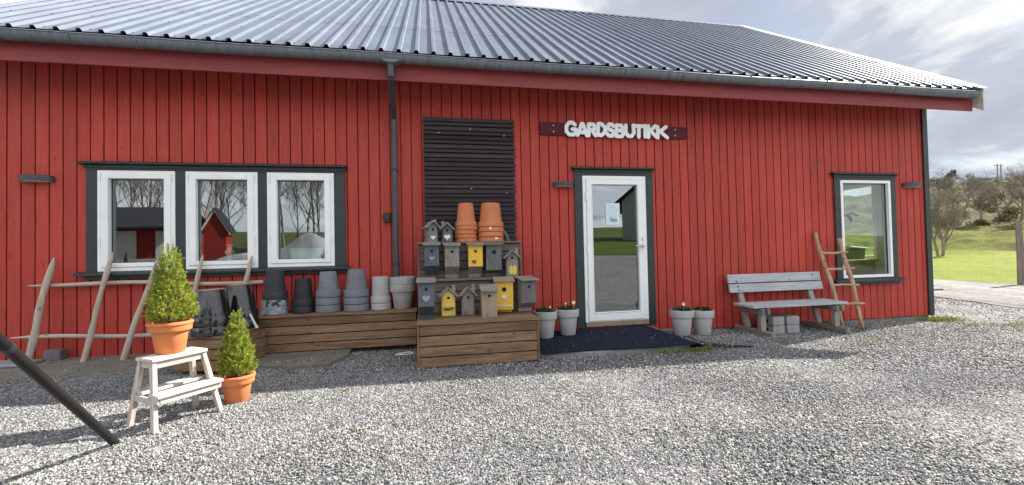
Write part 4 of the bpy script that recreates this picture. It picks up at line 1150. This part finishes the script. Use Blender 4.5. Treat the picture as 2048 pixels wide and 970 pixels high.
# ------------------------------------------------------------------ step stool
ST = thing('step_stool', 'whitewashed wooden two step stool carrying a potted spruce', 'stool', (2.868, -2.305, -.1), R(56))
ZT = .475
def stool():
    # local x along the width, -y toward the front
    mb = MB(); mb.box(-.2, .16, -.092, .006, ZT - .024, ZT); mb.box(-.2, .16, .009, .1, ZT - .024, ZT); mb.build('upper_tread', M['stool_x'], ST, bev=.004)
    mb = MB(); mb.box(-.214, .214, -.185, -.07, .222, .246); mb.build('lower_tread', M['stool_x'], ST, bev=.004)
    mb = MB(); mb.box(-.195, .195, .03, .135, .222, .244); mb.build('rear_slat', M['stool_x'], ST, bev=.004)
    for s in (-1, 1):
        mb = MB(); mb.bar((s * .212, -.145, 0), (s * .158 - .018, -.06, ZT - .026), .03, .038, (0, 1, 0)); mb.build('front_leg', M['stool_z'], ST, bev=.003)
        mb = MB(); mb.bar((s * .212, .145, 0), (s * .158 - .018, .072, ZT - .026), .03, .038, (0, 1, 0)); mb.build('rear_leg', M['stool_z'], ST, bev=.003)
        mb = MB(); mb.box(s * .158 - .026, s * .158 - .01, -.06, .07, ZT - .068, ZT - .026); mb.build('upper_rail', M['stool_x'], ST, bev=.002)
        mb = MB(); mb.box(s * .2 - .008, s * .2 + .008, -.165, .125, .182, .221); mb.build('lower_rail', M['stool_x'], ST, bev=.002)
    mb = MB(); mb.box(-.165, .13, -.072, -.056, ZT - .072, ZT - .026); mb.build('front_apron', M['stool_x'], ST, bev=.002)
    mb = MB(); mb.box(-.165, .13, .072, .086, ZT - .068, ZT - .026); mb.build('rear_apron', M['stool_x'], ST, bev=.002)
    mb = MB(); mb.box(-.19, .19, -.168, -.154, .18, .221); mb.build('step_apron', M['stool_x'], ST, bev=.002)
stool()
potted_spruce('larger dwarf spruce in a terracotta pot on the white stool', (2.83, -2.305, -.1 + ZT + .001), .255, .172, .222, .555, .128, 3)
t2, p2 = potted_spruce('smaller dwarf spruce in a terracotta pot on the gravel', (3.13, -1.98, -.108), .245, .163, .215, .53, .108, 8)
m_ = MB(); Mz = Matrix.Rotation(R(-125), 3, 'Z'); m_.obox(Mz @ Vector((.127, 0, .185)), (.003, .022, .028), Mz); m_.build('price_tag', M['tag'], p2)

# ------------------------------------------------------------------ leaning pole, foot plate, litter
mb = MB(); a = Vector((2.72, -2.655, -.12)); b_ = Vector((2.93, -3.66, .712)); dr = (b_ - a)
b2 = Vector((a.x, a.y, a.z)) + dr * 2.6
P_ = thing('metal_pole', 'dark metal pole slanting down into the gravel at far left', 'pole', tuple(a))
MB().tube([(0, 0, 0), tuple(dr * 1.0)], .0225, 18).build('lower_tube', M['polem'], P_, smooth=True)
MB().tube([tuple(dr * .985), tuple(dr * 2.6)], .0215, 18).build('upper_tube', M['polem'], P_, smooth=True)
MB().tube([tuple(dr * .96), tuple(dr * .985)], .0245, 18).build('collar', M['black'], P_, smooth=True)
P_ = thing('foot_plate', 'flat grey metal plate with bolts beside the wall, far left', 'metal plate', (.3, -.3, -.054), R(-8))
MB().box(-.3, .17, -.1, .14, 0, .03).build('plate', M['plate'], P_, bev=.005)
mb = MB()
for x, y in ((.08, -.02), (.12, -.02)): mb.lathe([(.012, .03), (.012, .042), (0, .042)], 6, (x, y, 0))
mb.build('bolt', M['screw'], P_)
mb = MB(); mb.box(.46, .62, -.16, -.06, -.06, .06); tag(mb.build('timber_offcut', M['bh_dark'], bev=.006), 'dark timber offcut behind the foot of the leftmost leaning post', 'offcut')
mb = MB(); mb.tube([(-.09, .01, .012), (.02, -.01, .014), (.1, .0, .012), (.11, .02, .02), (.06, .035, .03), (-.05, .03, .018)], .006, 6); mb.obox((-.05, .01, .015), (.06, .03, .012))
tag(mb.build('plastic_hook', M['pline'], loc=(4.35, -.76, -.11)), 'white plastic hook lying on the gravel by the stand', 'hook')

# ------------------------------------------------------------------ rustic pole fence panel leaning on the wall
F_ = thing('pole_fence_panel', 'rustic fence panel of bare poles leaning on the red wall', 'fence panel', (0, 0, 0))
def rustic(a, b, r0, r1, point=True, amp=.012, n=14, seed=0):
    a = Vector(a); b = Vector(b); rr = random.Random(seed); pts = []; rad = []
    ax = (b - a).normalized(); s1 = ax.orthogonal().normalized(); s2 = ax.cross(s1)
    ph = [rr.uniform(0, 6) for _ in range(4)]
    for i in range(n + 1):
        t = i / n
        o = s1 * amp * math.sin(t * 5 + ph[0]) * math.sin(math.pi * t) + s2 * amp * math.sin(t * 7 + ph[1]) * math.sin(math.pi * t)
        pts.append(a.lerp(b, t) + o); r = r0 + (r1 - r0) * t
        if point and t > .9: r *= 1 - (t - .9) * 7.2
        rad.append(r * (1 + .07 * math.sin(t * 23 + ph[2]) + .05 * rr.uniform(-1, 1)))
    return MB().tube(pts, rad, 12)
for k, (a, b_, r) in enumerate([((.34, -.2, -.09), (.515, -.085, 1.085), .042), ((.93, -.3, -.09), (1.085, -.085, 1.13), .034), ((1.315, -.3, -.07), (1.53, -.085, 1.03), .036),
                               ((1.82, -.28, -.07), (2.01, -.085, 1.08), .033), ((2.36, -.25, -.07), (2.545, -.085, 1.06), .036)]):
    rustic(a, b_, r * .86, r * .72, seed=k + 3).build('post', M['pole_z'], F_, smooth=True)
rustic((2.66, -.06, .735), (.27, -.085, .775), .025, .024, seed=21, amp=.02).build('rail', M['pole_x'], F_, smooth=True)
rustic((2.45, -.08, .17), (.16, -.16, .215), .026, .022, seed=22, amp=.02).build('rail', M['pole_x'], F_, smooth=True)

# ------------------------------------------------------------------ bench
BN = thing('garden_bench', 'weathered grey plank bench with two board backrest by the wall', 'bench', (0, 0, 0))
gb = -.215
mb = MB(); Mx = Matrix.Rotation(R(-12), 3, 'X')
mb.obox((9.815, -.115, .565), (1.62, .034, .13), Mx); mb.obox((9.815, -.147, .425), (1.62, .034, .125), Mx); mb.build('backrest', M['grey_x'], BN, bev=.004)
mb = MB()
for x, z in ((9.14, .525), (9.13, .455), (9.14, .395), (10.47, .6)): mb.lathe([(.011, 0), (.011, .006), (0, .008)], 8)
mb = MB()
for x, z in ((9.14, .525), (9.15, .455), (9.155, .4), (10.47, .59)): mb.obox((x, -.132 - (.565 - z) * .21 - .006, z), (.018, .006, .018), Mx)
mb.build('bolt', M['black'], BN)
mb = MB()
for k in range(3): mb.obox((9.8, -.27 - k * .135, .207 - .002 * k), (1.56, .13, .036))
mb.build('seat', M['grey_x'], BN, bev=.005)
for x in (9.2, 10.42):
    mb = MB(); mb.bar((x, -.02 - .04, gb + .06), (x, -.02 - .04, gb + .075), .01, .01)
    mb = MB(); mb.bar((x, -.02, gb + .045), (x, -.75, gb + .045), .07, .085); mb.build('skid', M['grey_y'], BN, bev=.014)
    mb = MB(); mb.bar((x, -.27, gb + .085), (x, -.052, .6), .08, .05, (0, 1, 0)); mb.build('back_leg', M['grey_z'], BN, bev=.004)
    mb = MB(); mb.bar((x, -.55, gb + .085), (x, -.55, .11), .08, .06, (0, 1, 0)); mb.build('front_leg', M['grey_z'], BN, bev=.004)
    for s in (-.045, .045):
        mb = MB(); mb.bar((x + s, -.14, .145), (x + s, -.64, .135), .036, .085); mb.build('seat_support', M['grey_y'], BN, bev=.008)

# concrete blocks under the bench
def block(label, x, y, z, rz, hollow):
    t = thing('concrete_block', label, 'concrete block', (x, y, z), rz, 'grey concrete blocks under the bench')
    w, d, h = .2, .3, .122; rr = .03
    poly = [(-w / 2, 0), (w / 2, 0), (w / 2, h - rr)] + [(w / 2 - rr + rr * math.cos(a), h - rr + rr * math.sin(a)) for a in (.4, .8, 1.2)] + [(-w / 2 + rr - rr * math.cos(a), h - rr + rr * math.sin(a)) for a in (1.2, .8, .4)] + [(-w / 2, h - rr)]
    MB().prism(poly, -d / 2, d / 2).build('block_body', M['block'], t, bev=.008)
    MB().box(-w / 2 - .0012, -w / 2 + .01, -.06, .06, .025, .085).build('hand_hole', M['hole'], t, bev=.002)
zb_ = g(9.4, -.5) + .002
block('lower grey concrete block of the left pair under the bench', 9.485, -.38, zb_, R(3), False); block('upper grey concrete block of the left pair under the bench', 9.475, -.385, zb_ + .123, R(5), True)
block('lower grey concrete block of the right pair under the bench', 9.735, -.38, zb_, R(-2), False); block('upper grey concrete block of the right pair under the bench', 9.737, -.38, zb_ + .123, R(-4), False)

# ------------------------------------------------------------------ ladder
LD = thing('rustic_ladder', 'rustic pole ladder leaning on the wall between bench and window', 'ladder', (0, 0, 0))
lr = [((10.76, -.33, -.225), (10.64, -.04, 1.235)), ((10.97, -.5, -.225), (10.985, -.045, 1.14))]
lr = [((10.80, -.33, -.225), (10.64, -.045, 1.235)), ((10.965, -.5, -.225), (10.99, -.135, 1.14))]
for k, (a, b_) in enumerate(lr): rustic(b_, a, .031, .03, seed=31 + k, amp=.016).build('rail', M['ladder_z'], LD, smooth=True)
for k, z in enumerate((.915, .665, .42, .145)):
    A = Vector(lr[0][0]).lerp(Vector(lr[0][1]), (z + .225) / 1.46); Bq = Vector(lr[1][0]).lerp(Vector(lr[1][1]), (z + .225) / 1.365)
    d = (Bq - A).normalized()
    rustic(A - d * .02 + Vector((0, -.02, 0)), Bq + d * (.08 if k else .05) + Vector((0, -.02, .01)), .02, .018, point=False, seed=41 + k, amp=.006, n=8).build('rung', M['ladder_x'], LD, smooth=True)

# ------------------------------------------------------------------ table round the corner
t = thing('plank_bench', 'dark plank bench end showing round the right corner of the barn', 'bench', (13.5, .95, -.29))
MB().box(-.4, .68, -.3, 1.2, .43, .465).build('seat', M['bh_dark'], t, bev=.004)
mb = MB(); mb.prism([(.28, 0), (.36, 0), (.55, .429), (.42, .429)], -.15, -.1); mb.build('leg', M['grey_z'], t)
mb = MB(); mb.prism([(.28, 0), (.36, 0), (.55, .429), (.42, .429)], .9, .95); mb.build('leg', M['grey_z'], t)

# ------------------------------------------------------------------ wire fence along the lawn
WF = thing('wire_fence', 'tall wire mesh fence with grey timber posts along the lawn', 'fence', (0, 0, 0))
fp = [(23.9, 8.6), (22.25, 4.1), (20.7, -.4), (19.2, -4.9)]
for k, (x, y) in enumerate(fp):
    mb = MB(); mb.tube([(x, y, -.6), (x + .02, y, .7), (x + .01, y + .01, 1.65)], [.085, .08, .07], 9); mb.build('post', M['postg'], WF, smooth=True)
    if k == 1: MB().tube([(x + .12, y - .25, -.35), (x + .08, y - .12, .22)], .06, 8).build('brace', M['postg'], WF, smooth=True)
mb = MB()
for (a, b_) in zip(fp, fp[1:]):
    for h in np.linspace(-.15, 1.45, 6): mb.tube([(a[0], a[1], h), (b_[0], b_[1], h)], .0014, 3, cap=False)
    for t in np.linspace(0, 1, 12):
        x, y = a[0] + (b_[0] - a[0]) * t, a[1] + (b_[1] - a[1]) * t; mb.tube([(x, y, -.28), (x, y, 1.45)], .0014, 3, cap=False)
mb.build('wire_mesh', M['plate'], WF)

# ------------------------------------------------------------------ trees
def bare_tree_mesh(seed, H=5., stems=1, spread=.5, dens=1., minr=.012, tk=.027):
    rr = random.Random(seed); tr = MB(); tw = MB()
    def grow(p, d, L, r, lev):
        k = 4 if lev < 2 else 3; pts = [p]; rad = [r]
        for i in range(k):
            d = (d + Vector((rr.uniform(-1, 1), rr.uniform(-1, 1), rr.uniform(-.3, .6))) * (.16 + .05 * lev)).normalized()
            p = p + d * L / k; pts.append(p); rad.append(max(minr * .45, r * (1 - .5 * (i + 1) / k)))
        (tr if lev < 2 else tw).tube(pts, rad, 6 if lev < 2 else 3, cap=False)
        if lev >= 4: return
        nb = {0: 7, 1: 6, 2: 5, 3: 4}[lev]; nb = max(2, int(nb * dens))
        for j in range(nb):
            t = rr.uniform(.3 if lev else .35, 1.); i = min(k - 1, int(t * k)); q = pts[i].lerp(pts[i + 1], t * k - i)
            side = Vector((rr.uniform(-1, 1), rr.uniform(-1, 1), 0)).normalized()
            nd = (d * .55 + side * (spread + .25) + Vector((0, 0, .35))).normalized()
            grow(q, nd, L * rr.uniform(.42, .66), max(minr * .6, rad[i] * rr.uniform(.4, .6)), lev + 1)
    for s in range(stems):
        a = rr.uniform(0, 6.3); lean = .0 if stems == 1 else .22
        grow(Vector((.12 * math.cos(a) * (stems > 1), .12 * math.sin(a) * (stems > 1), -.15)), Vector((math.cos(a) * lean, math.sin(a) * lean, 1)).normalized(), H * .62, H * (.02 if stems > 1 else tk), 0)
    return tr, tw
def tree_proto(seed, label, bark='trunk', **kw):
    tr, tw = bare_tree_mesh(seed, **kw)
    t = thing('bare_tree', label, 'tree'); tr.build('trunk', M[bark], t, smooth='all'); tw.build('crown', M['twig'], t)
    return t
def place(t, loc, rz=0, s=1., label=None, group=None):
    t.location = loc; t.rotation_euler = (0, 0, rz); t.scale = (s, s, s)
    if label: t['label'] = label
    if group: t['group'] = group
GHT = 'bare trees on the hillside'
ta = tree_proto(5, 'bare multi stemmed tree on the grass bank beside the barn corner', H=5., stems=3, spread=.38, dens=1.15)
s0 = (Vector((42.2, 19.55, 0)) - CAM).dot(E_); n0 = (Vector((42.2, 19.55, 0)) - CAM).dot(N_)
place(ta, (42.0, 19.6, far_h(s0, n0) + .05), 1.2, .98, None, GHT)
pb = tree_proto(17, 'x', H=6.2, spread=.6, dens=1.2, minr=.018); pc = tree_proto(23, 'x', H=5.6, spread=.7, dens=1.2, minr=.018)
first = {0: True, 1: True}
def hill_xy(px, dep):       # offset from the camera axis, metres to the right per metre of depth
    d = Vector((.1885, .9821, 0)) + Vector((.9819, -.1881, 0)) * ((px - 1024) / 858.3)
    return CAM.x + d.x * dep, CAM.y + d.y * dep
HT = [(1, 1966, 47, .82, 'slim bare tree standing in the grass gap on the hillside'), (0, 2006, 48, .85, 'dark trunked bare tree right of the grass gap on the hillside'), (1, 2046, 46, .92, 'tall bare tree at the right edge of the photo behind the fence post'),
      (0, 1936, 56, .72, 'bushy bare tree between the bank tree and the slim tree'), (1, 1912, 52, .8, 'brown bare tree just right of the multi stemmed bank tree'), (0, 1985, 58, .7, 'bare tree behind the grass gap, midway up the hill'),
      (1, 2026, 57, .8, 'bare tree high on the slope behind the fence post'), (0, 1880, 58, .85, 'bare tree up the slope hidden partly by the barn corner'), (1, 1950, 66, .75, 'small bare tree near the skyline, centre of the hill'), (0, 2075, 50, .9, 'bare tree just beyond the right edge of the photo'),
      (0, 1895, 66, .6, 'small bare tree below the skyline pine'), (1, 2000, 68, .4, 'small bare tree under the power line poles')]
for k, (v, px, dep, sc_, lab) in enumerate(HT):
    src = (pb, pc)[v]; o = src if first[v] else copy_tree(src); first[v] = False
    x, y = hill_xy(px, dep); s_ = (Vector((x, y, 0)) - CAM).dot(E_); n_ = (Vector((x, y, 0)) - CAM).dot(N_)
    place(o, (x, y, far_h(s_, n_) - .05), k * 1.7, sc_, lab, GHT)
# pine on the skyline
def clumps(mb, rr, c, rad, n, size):
    for _ in range(n):
        v = Vector((rr.gauss(0, 1), rr.gauss(0, 1), rr.gauss(0, .75))).normalized() * rad * rr.random() ** .4
        b_ = Vector(c) + v; d = (v.normalized() + Vector((rr.uniform(-.6, .6), rr.uniform(-.6, .6), rr.uniform(0, .8)))).normalized(); s = d.cross(Vector((rr.uniform(-1, 1), rr.uniform(-1, 1), rr.uniform(-1, 1)))).normalized()
        mb.add([b_ - s * size * .3, b_ + s * size * .3, b_ + d * size], [(0, 1, 2)])
rr = random.Random(4)
px_, py_ = hill_xy(1909, 78); s_ = (Vector((px_, py_, 0)) - CAM).dot(E_); n_ = (Vector((px_, py_, 0)) - CAM).dot(N_)
pt = thing('pine_tree', 'lone dark green pine on the skyline of the hill', 'tree', (px_, py_, far_h(s_, n_)))
MB().tube([(0, 0, -.3), (.05, 0, 1.), (-.02, 0, 2.2)], [.1, .08, .04], 7).build('trunk', M['trunk'], pt, smooth=True)
mb = MB()
for c, r_ in (((0, 0, 1.7), .55), ((.5, .1, 1.45), .45), ((-.5, 0, 1.4), .45), ((.1, -.2, 2.1), .4), ((-.85, 0, 1.2), .4)): clumps(mb, rr, c, r_, 330, .16)
mb.build('crown', M['pine'], pt)
# scrub bushes on the hill
GS = 'low scrub bushes on the hill'
def bush_mesh(seed):
    rr = random.Random(seed); mb = MB()
    for _ in range(7): clumps(mb, rr, (rr.uniform(-.9, .9), rr.uniform(-.9, .9), rr.uniform(.15, .7)), rr.uniform(.35, .6), 150, .16)
    return mb
b0 = bush_mesh(2).build('scrub_bush', M['scrub']); b1 = bush_mesh(6).build('scrub_bush', M['scrub'])
BL = ['dark scrub bush on the skyline left of the pine', 'olive scrub bush at the foot of the slim tree', 'olive scrub bush below the power poles', 'olive scrub bush at the foot of the hill behind the multi stemmed tree', 'scrub bush midway between pine and power poles on the skyline',
      'scrub bush beside the fence post top on the slope', 'scrub bush on the slope above the grass gap', 'scrub bush low on the slope near the barn corner', 'scrub bush right of the grass gap', 'scrub bush on the skyline just left of the power poles']
for k, (px, dep, sc_) in enumerate([(1880, 77, 1.5), (1958, 46.5, .8), (1990, 60, 1.2), (1897, 47, 1.), (1950, 76, 1.), (2034, 50, 1.1), (1975, 55, .9), (1872, 50, 1.1), (2018, 46.5, .8), (1975, 77, .9)]):
    o = (b0, b1)[k % 2] if k < 2 else (b0, b1)[k % 2].copy()
    if k >= 2: COL.objects.link(o)
    x, y = hill_xy(px, dep); s_ = (Vector((x, y, 0)) - CAM).dot(E_); n_ = (Vector((x, y, 0)) - CAM).dot(N_)
    o.location = (x, y, far_h(s_, n_) - .1); o.scale = (sc_,) * 3; o.rotation_euler = (0, 0, k)
    tag(o, BL[k], 'bush', GS)
# power line
pl = thing('power_line_pole', 'twin pole power line support on the skyline', 'power pole', (128.7, 66.8, 0))
for s in (-1, 1): MB().tube([(.55 * s, 0, 8.), (.5 * s, 0, 18.1)], [.13, .1], 8).build('pole', M['trunk'], pl, smooth=True)
MB().bar((-1.3, .0, 17.7), (1.3, .0, 17.7), .12, .12).build('crossarm', M['trunk'], pl)

# ------------------------------------------------------------------ across the yard (mirrored in the glass)
sh = thing('red_shed', 'low red shed with black roof across the yard, mirrored in the left window', 'shed', (0, -16, .6))
mb = MB(); mb.box(-17, -6.35, -2, 0, 0, 2.0); mb.build('wall', M['shed'], sh)
mb = MB(); mb.prism([(-1, 2.75), (.5, 1.78), (.5, 1.86), (-1, 2.86), (-2.5, 1.86), (-2.5, 1.78)], -17.4, -6.2, 'yz'); mb.build('roof', M['shedroof'], sh)
for a, b_ in ((-9.15, -8.1), (-7.35, -6.5)): MB().box(a, b_, .002, .06, .1, 1.7).build('door', M['creamdoor'], sh, bev=.01)
wh = thing('red_playhouse', 'small steep red gabled house with white bargeboards, mirrored in the middle window', 'playhouse', (-4.1, -14, .7))
mb = MB(); mb.prism([(-.42, 0), (.42, 0), (.42, 1.55), (0, 2.28), (-.42, 1.55)], -.5, 0); mb.build('wall', M['shed'], wh)
for s in (-1, 1):
    mb = MB(); mb.prism([(0, 2.38), (s * .58, 1.4), (s * .58, 1.28), (0, 2.26)], .02, .06); mb.build('bargeboard', M['white'], wh)
    mb = MB(); mb.prism([(0, 2.42), (s * .6, 1.41), (s * .6, 1.37), (0, 2.37)], -.55, .1); mb.build('roof', M['shedroof'], wh)
# tarp covered pile
mb = MB(); nx, ny = 34, 18
vs = []
for i in range(nx + 1):
    for j in range(ny + 1):
        u, v = i / nx * 2 - 1, j / ny * 2 - 1
        h = max(0, 1 - abs(u) ** 3) * max(0, 1 - v ** 4) * (.95 + .75 * math.exp(-((u - .45) / .3) ** 2)) + .12 * noise.noise(Vector((u * 4, v * 4, 1)))
        vs.append((u * 2.9, v * .9, max(0, h)))
fs = [(i * (ny + 1) + j, (i + 1) * (ny + 1) + j, (i + 1) * (ny + 1) + j + 1, i * (ny + 1) + j + 1) for i in range(nx) for j in range(ny)]
mb.add(vs, fs); tag(mb.build('tarpaulin_heap', M['tarp'], smooth='all', loc=(-.7, -11, .25)), 'pile under a crumpled grey tarpaulin across the yard, mirrored in the third window', 'tarpaulin')
gh = thing('grey_house', 'big grey gabled house across the road, mirrored in the door glass', 'house', (24.3, -25.2, 1.4), R(28))
mb = MB(); mb.prism([(-4.5, 0), (4.5, 0), (4.5, 3.6), (0, 7.4), (-4.5, 3.6)], -9, 0); mb.build('wall', M['greyhouse'], gh)
for s in (-1, 1):
    mb = MB(); mb.prism([(0, 7.75), (s * 5.1, 3.42), (s * 5.1, 3.18), (0, 7.5)], -9.3, .35); mb.build('roof', M['shedroof'], gh)
for x in (-2.6, 0, 2.6):
    mb = MB(); ring(mb, x - .4, x + .4, 1.5, 2.5, .06, .003, .05); w_ = mb.build('window', M['white'], gh); MB().box(x - .34, x + .34, .004, .02, 1.56, 2.44).build('pane', M['black'], w_)
td = tree_proto(41, 'bare brown tree in the grove across the yard, mirrored in the windows', H=8.5, spread=.26, dens=.95, minr=.014, tk=.009)
te = tree_proto(43, 'bare brown tree in the grove across the yard, mirrored in the windows', 'birch', H=8.0, spread=.26, dens=.95, minr=.014, tk=.011)
GR = 'bare grove across the yard'
rr = random.Random(3); k = 0; fst = [True, True]
for row, yy in enumerate((-23.5, -28)):
    for x in np.arange(-28, 5 - row * .3, 1.45):
        v = 1 if rr.random() < .25 else 0; o = (td, te)[v] if fst[v] else copy_tree((td, te)[v]); fst[v] = False
        X = x + rr.uniform(-.5, .5); Y = yy + rr.uniform(-.6, .6)
        if -18 < X < -4.5 and Y > -22: Y -= 1.5
        place(o, (X, Y, g(X, Y)), rr.uniform(0, 6), rr.uniform(.8, 1.2), None, GR)
rr = random.Random(9)
for x, y in ((14.5, -38), (17, -41), (19.5, -39), (12, -40), (22, -44), (9, -42)):
    place(copy_tree(td), (x, y, g(x, y) + .8), rr.uniform(0, 6), rr.uniform(.7, .95), 'bare tree far across the road, mirrored in the door glass', 'bare trees across the road')

# ------------------------------------------------------------------ weeds
def weeds(name, label, spots):
    mb = MB(); rr = random.Random(len(spots))
    for (x, y, n, sx, sy, h) in spots:
        for _ in range(n):
            X = x + rr.gauss(0, sx); Y = y + rr.gauss(0, sy)
            if X < 12.95 and Y > -.03: Y = -.05 - rr.random() * .05
            b_ = Vector((X, Y, g(X, Y) - .003)); d = Vector((rr.uniform(-.6, .6), rr.uniform(-.6, .6), 1)).normalized(); l = h * rr.uniform(.4, 1.2); s = Vector((rr.uniform(-1, 1), rr.uniform(-1, 1), 0)).normalized() * l * .09
            m_ = b_ + d * l * .55; tip = b_ + d * l * .8 + Vector((d.x, d.y, .15)) * l * .5
            mb.add([b_ - s * .6, b_ + s * .6, m_ + s, tip, m_ - s], [(0, 1, 2, 3, 4)])
    tag(mb.build(name, M['weed']), label, 'weeds', kind='stuff')
weeds('grass_tufts', 'short green grass growing along the doorstep and barn corner', [(7.5, -1.36, 420, .26, .035, .045), (7.75, -1.32, 200, .1, .03, .05),
      (12.9, -.12, 260, .14, .06, .09), (13.2, -.1, 160, .15, .12, .07), (13.6, -.75, 260, .35, .09, .05), (13.1, -.55, 120, .2, .08, .05), (10.75, -.12, 170, .12, .05, .08),
      (10.2, -1.2, 260, .25, .1, .035), (10.0, -1.35, 140, .3, .1, .03), (10.9, -.85, 120, .3, .08, .03), (14.4, -1.2, 220, .4, .1, .05), (9.0, -1.6, 60, .3, .1, .03), (9.7, -2.1, 60, .5, .2, .025), (3.9, -1.95, 40, .06, .04, .04)])

# ------------------------------------------------------------------ light, sky, camera
SD = Vector((1.15, .33, 1.0)).normalized()          # towards the sun
sun = bpy.data.lights.new('sun', 'SUN'); sun.energy = 4.9; sun.angle = R(.5); sun.color = (1, .955, .89)
so = bpy.data.objects.new('sun', sun); COL.objects.link(so); so.rotation_euler = (-SD).to_track_quat('-Z', 'Y').to_euler()
wd = bpy.data.worlds.new('World'); scene.world = wd; wd.use_nodes = True; nt = wd.node_tree
bg = nt.nodes['Background']; bg.inputs['Strength'].default_value = .1
sky = N(nt, 'ShaderNodeTexSky', sky_type='NISHITA'); sky.sun_disc = False
sky.sun_elevation = math.asin(SD.z); sky.sun_rotation = math.atan2(SD.x, SD.y)
tc = N(nt, 'ShaderNodeTexCoord'); sp = N(nt, 'ShaderNodeSeparateXYZ'); nt.links.new(tc.outputs['Generated'], sp.inputs[0])
zc = N(nt, 'ShaderNodeMath', operation='MAXIMUM'); zc.inputs[1].default_value = 0.; nt.links.new(sp.outputs['Z'], zc.inputs[0])
za = N(nt, 'ShaderNodeMath', operation='ADD'); za.inputs[1].default_value = .22; nt.links.new(zc.outputs[0], za.inputs[0])
dx = N(nt, 'ShaderNodeMath', operation='DIVIDE'); nt.links.new(sp.outputs['X'], dx.inputs[0]); nt.links.new(za.outputs[0], dx.inputs[1])
dy = N(nt, 'ShaderNodeMath', operation='DIVIDE'); nt.links.new(sp.outputs['Y'], dy.inputs[0]); nt.links.new(za.outputs[0], dy.inputs[1])
cv = N(nt, 'ShaderNodeCombineXYZ'); nt.links.new(dx.outputs[0], cv.inputs[0]); nt.links.new(dy.outputs[0], cv.inputs[1])
cl = noise_n(nt, cv.outputs[0], 1.15, 9, .58, .35)
mask = ramp(nt, cl, [(.3, (0, 0, 0)), (.43, (1, 1, 1))])
mp = N(nt, 'ShaderNodeMapping'); mp.inputs['Location'].default_value = (3.7, 1.9, 5.); nt.links.new(cv.outputs[0], mp.inputs['Vector'])
sh_ = noise_n(nt, mp.outputs['Vector'], 1.6, 8, .6, .3)
SKYK = 2.15
ccol = ramp(nt, sh_, [(.3, (.8, .88, 1.06)), (.52, (1., 1.08, 1.24)), (.63, (1.65, 1.68, 1.7))])
gl = N(nt, 'ShaderNodeVectorMath', operation='DOT_PRODUCT'); gl.inputs[1].default_value = tuple(SD); nt.links.new(tc.outputs['Generated'], gl.inputs[0])
gp = N(nt, 'ShaderNodeMath', operation='POWER', use_clamp=False); gm = N(nt, 'ShaderNodeMath', operation='MAXIMUM'); gm.inputs[1].default_value = 0
nt.links.new(gl.outputs['Value'], gm.inputs[0]); nt.links.new(gm.outputs[0], gp.inputs[0]); gp.inputs[1].default_value = 8
ga_ = N(nt, 'ShaderNodeMath', operation='MULTIPLY_ADD'); ga_.inputs[1].default_value = .08; ga_.inputs[2].default_value = 1.; nt.links.new(gp.outputs[0], ga_.inputs[0])
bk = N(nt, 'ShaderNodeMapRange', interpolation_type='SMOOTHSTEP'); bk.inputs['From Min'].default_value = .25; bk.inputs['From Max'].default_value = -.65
bk.inputs['To Min'].default_value = 0.; bk.inputs['To Max'].default_value = 2.05       # added brightening of the unseen sky behind the viewer, to light the wall
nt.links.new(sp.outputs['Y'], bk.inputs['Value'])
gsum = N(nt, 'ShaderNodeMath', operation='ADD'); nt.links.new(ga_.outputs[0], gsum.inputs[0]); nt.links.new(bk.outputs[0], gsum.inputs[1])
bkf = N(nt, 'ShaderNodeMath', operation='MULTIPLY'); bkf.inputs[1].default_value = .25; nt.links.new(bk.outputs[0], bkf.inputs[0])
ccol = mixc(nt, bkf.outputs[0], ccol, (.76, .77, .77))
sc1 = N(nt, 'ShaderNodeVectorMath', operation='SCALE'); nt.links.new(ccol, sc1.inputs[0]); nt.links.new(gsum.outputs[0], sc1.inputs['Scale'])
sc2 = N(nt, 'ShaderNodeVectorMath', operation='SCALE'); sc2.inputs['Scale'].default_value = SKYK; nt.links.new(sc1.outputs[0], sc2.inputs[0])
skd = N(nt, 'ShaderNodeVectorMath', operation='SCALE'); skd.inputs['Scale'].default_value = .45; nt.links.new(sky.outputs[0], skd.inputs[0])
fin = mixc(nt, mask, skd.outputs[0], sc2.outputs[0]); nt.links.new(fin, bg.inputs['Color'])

cam = bpy.data.cameras.new('camera'); co = bpy.data.objects.new('camera', cam); COL.objects.link(co); scene.camera = co
cam.sensor_width = 36; cam.lens = 36 * 858.338 / 2048; cam.clip_end = 2000; cam.clip_start = .05
yaw, pit, rol = .1897, .0202, -.0209
f = Vector((math.sin(yaw) * math.cos(pit), math.cos(yaw) * math.cos(pit), math.sin(pit))); r = Vector((math.cos(yaw), -math.sin(yaw), 0)); u = r.cross(f)
r2 = r * math.cos(rol) + u * math.sin(rol); u2 = -r * math.sin(rol) + u * math.cos(rol)
co.matrix_world = Matrix((r2, u2, -f)).transposed().to_4x4(); co.location = CAM
vs = scene.view_settings; vs.view_transform = 'Standard'; vs.look = 'None'; vs.gamma = 1; vs.use_curve_mapping = False; vs.exposure = 1.43
scene.cycles.max_bounces = 10; scene.cycles.transparent_max_bounces = 12; scene.cycles.use_denoising = True
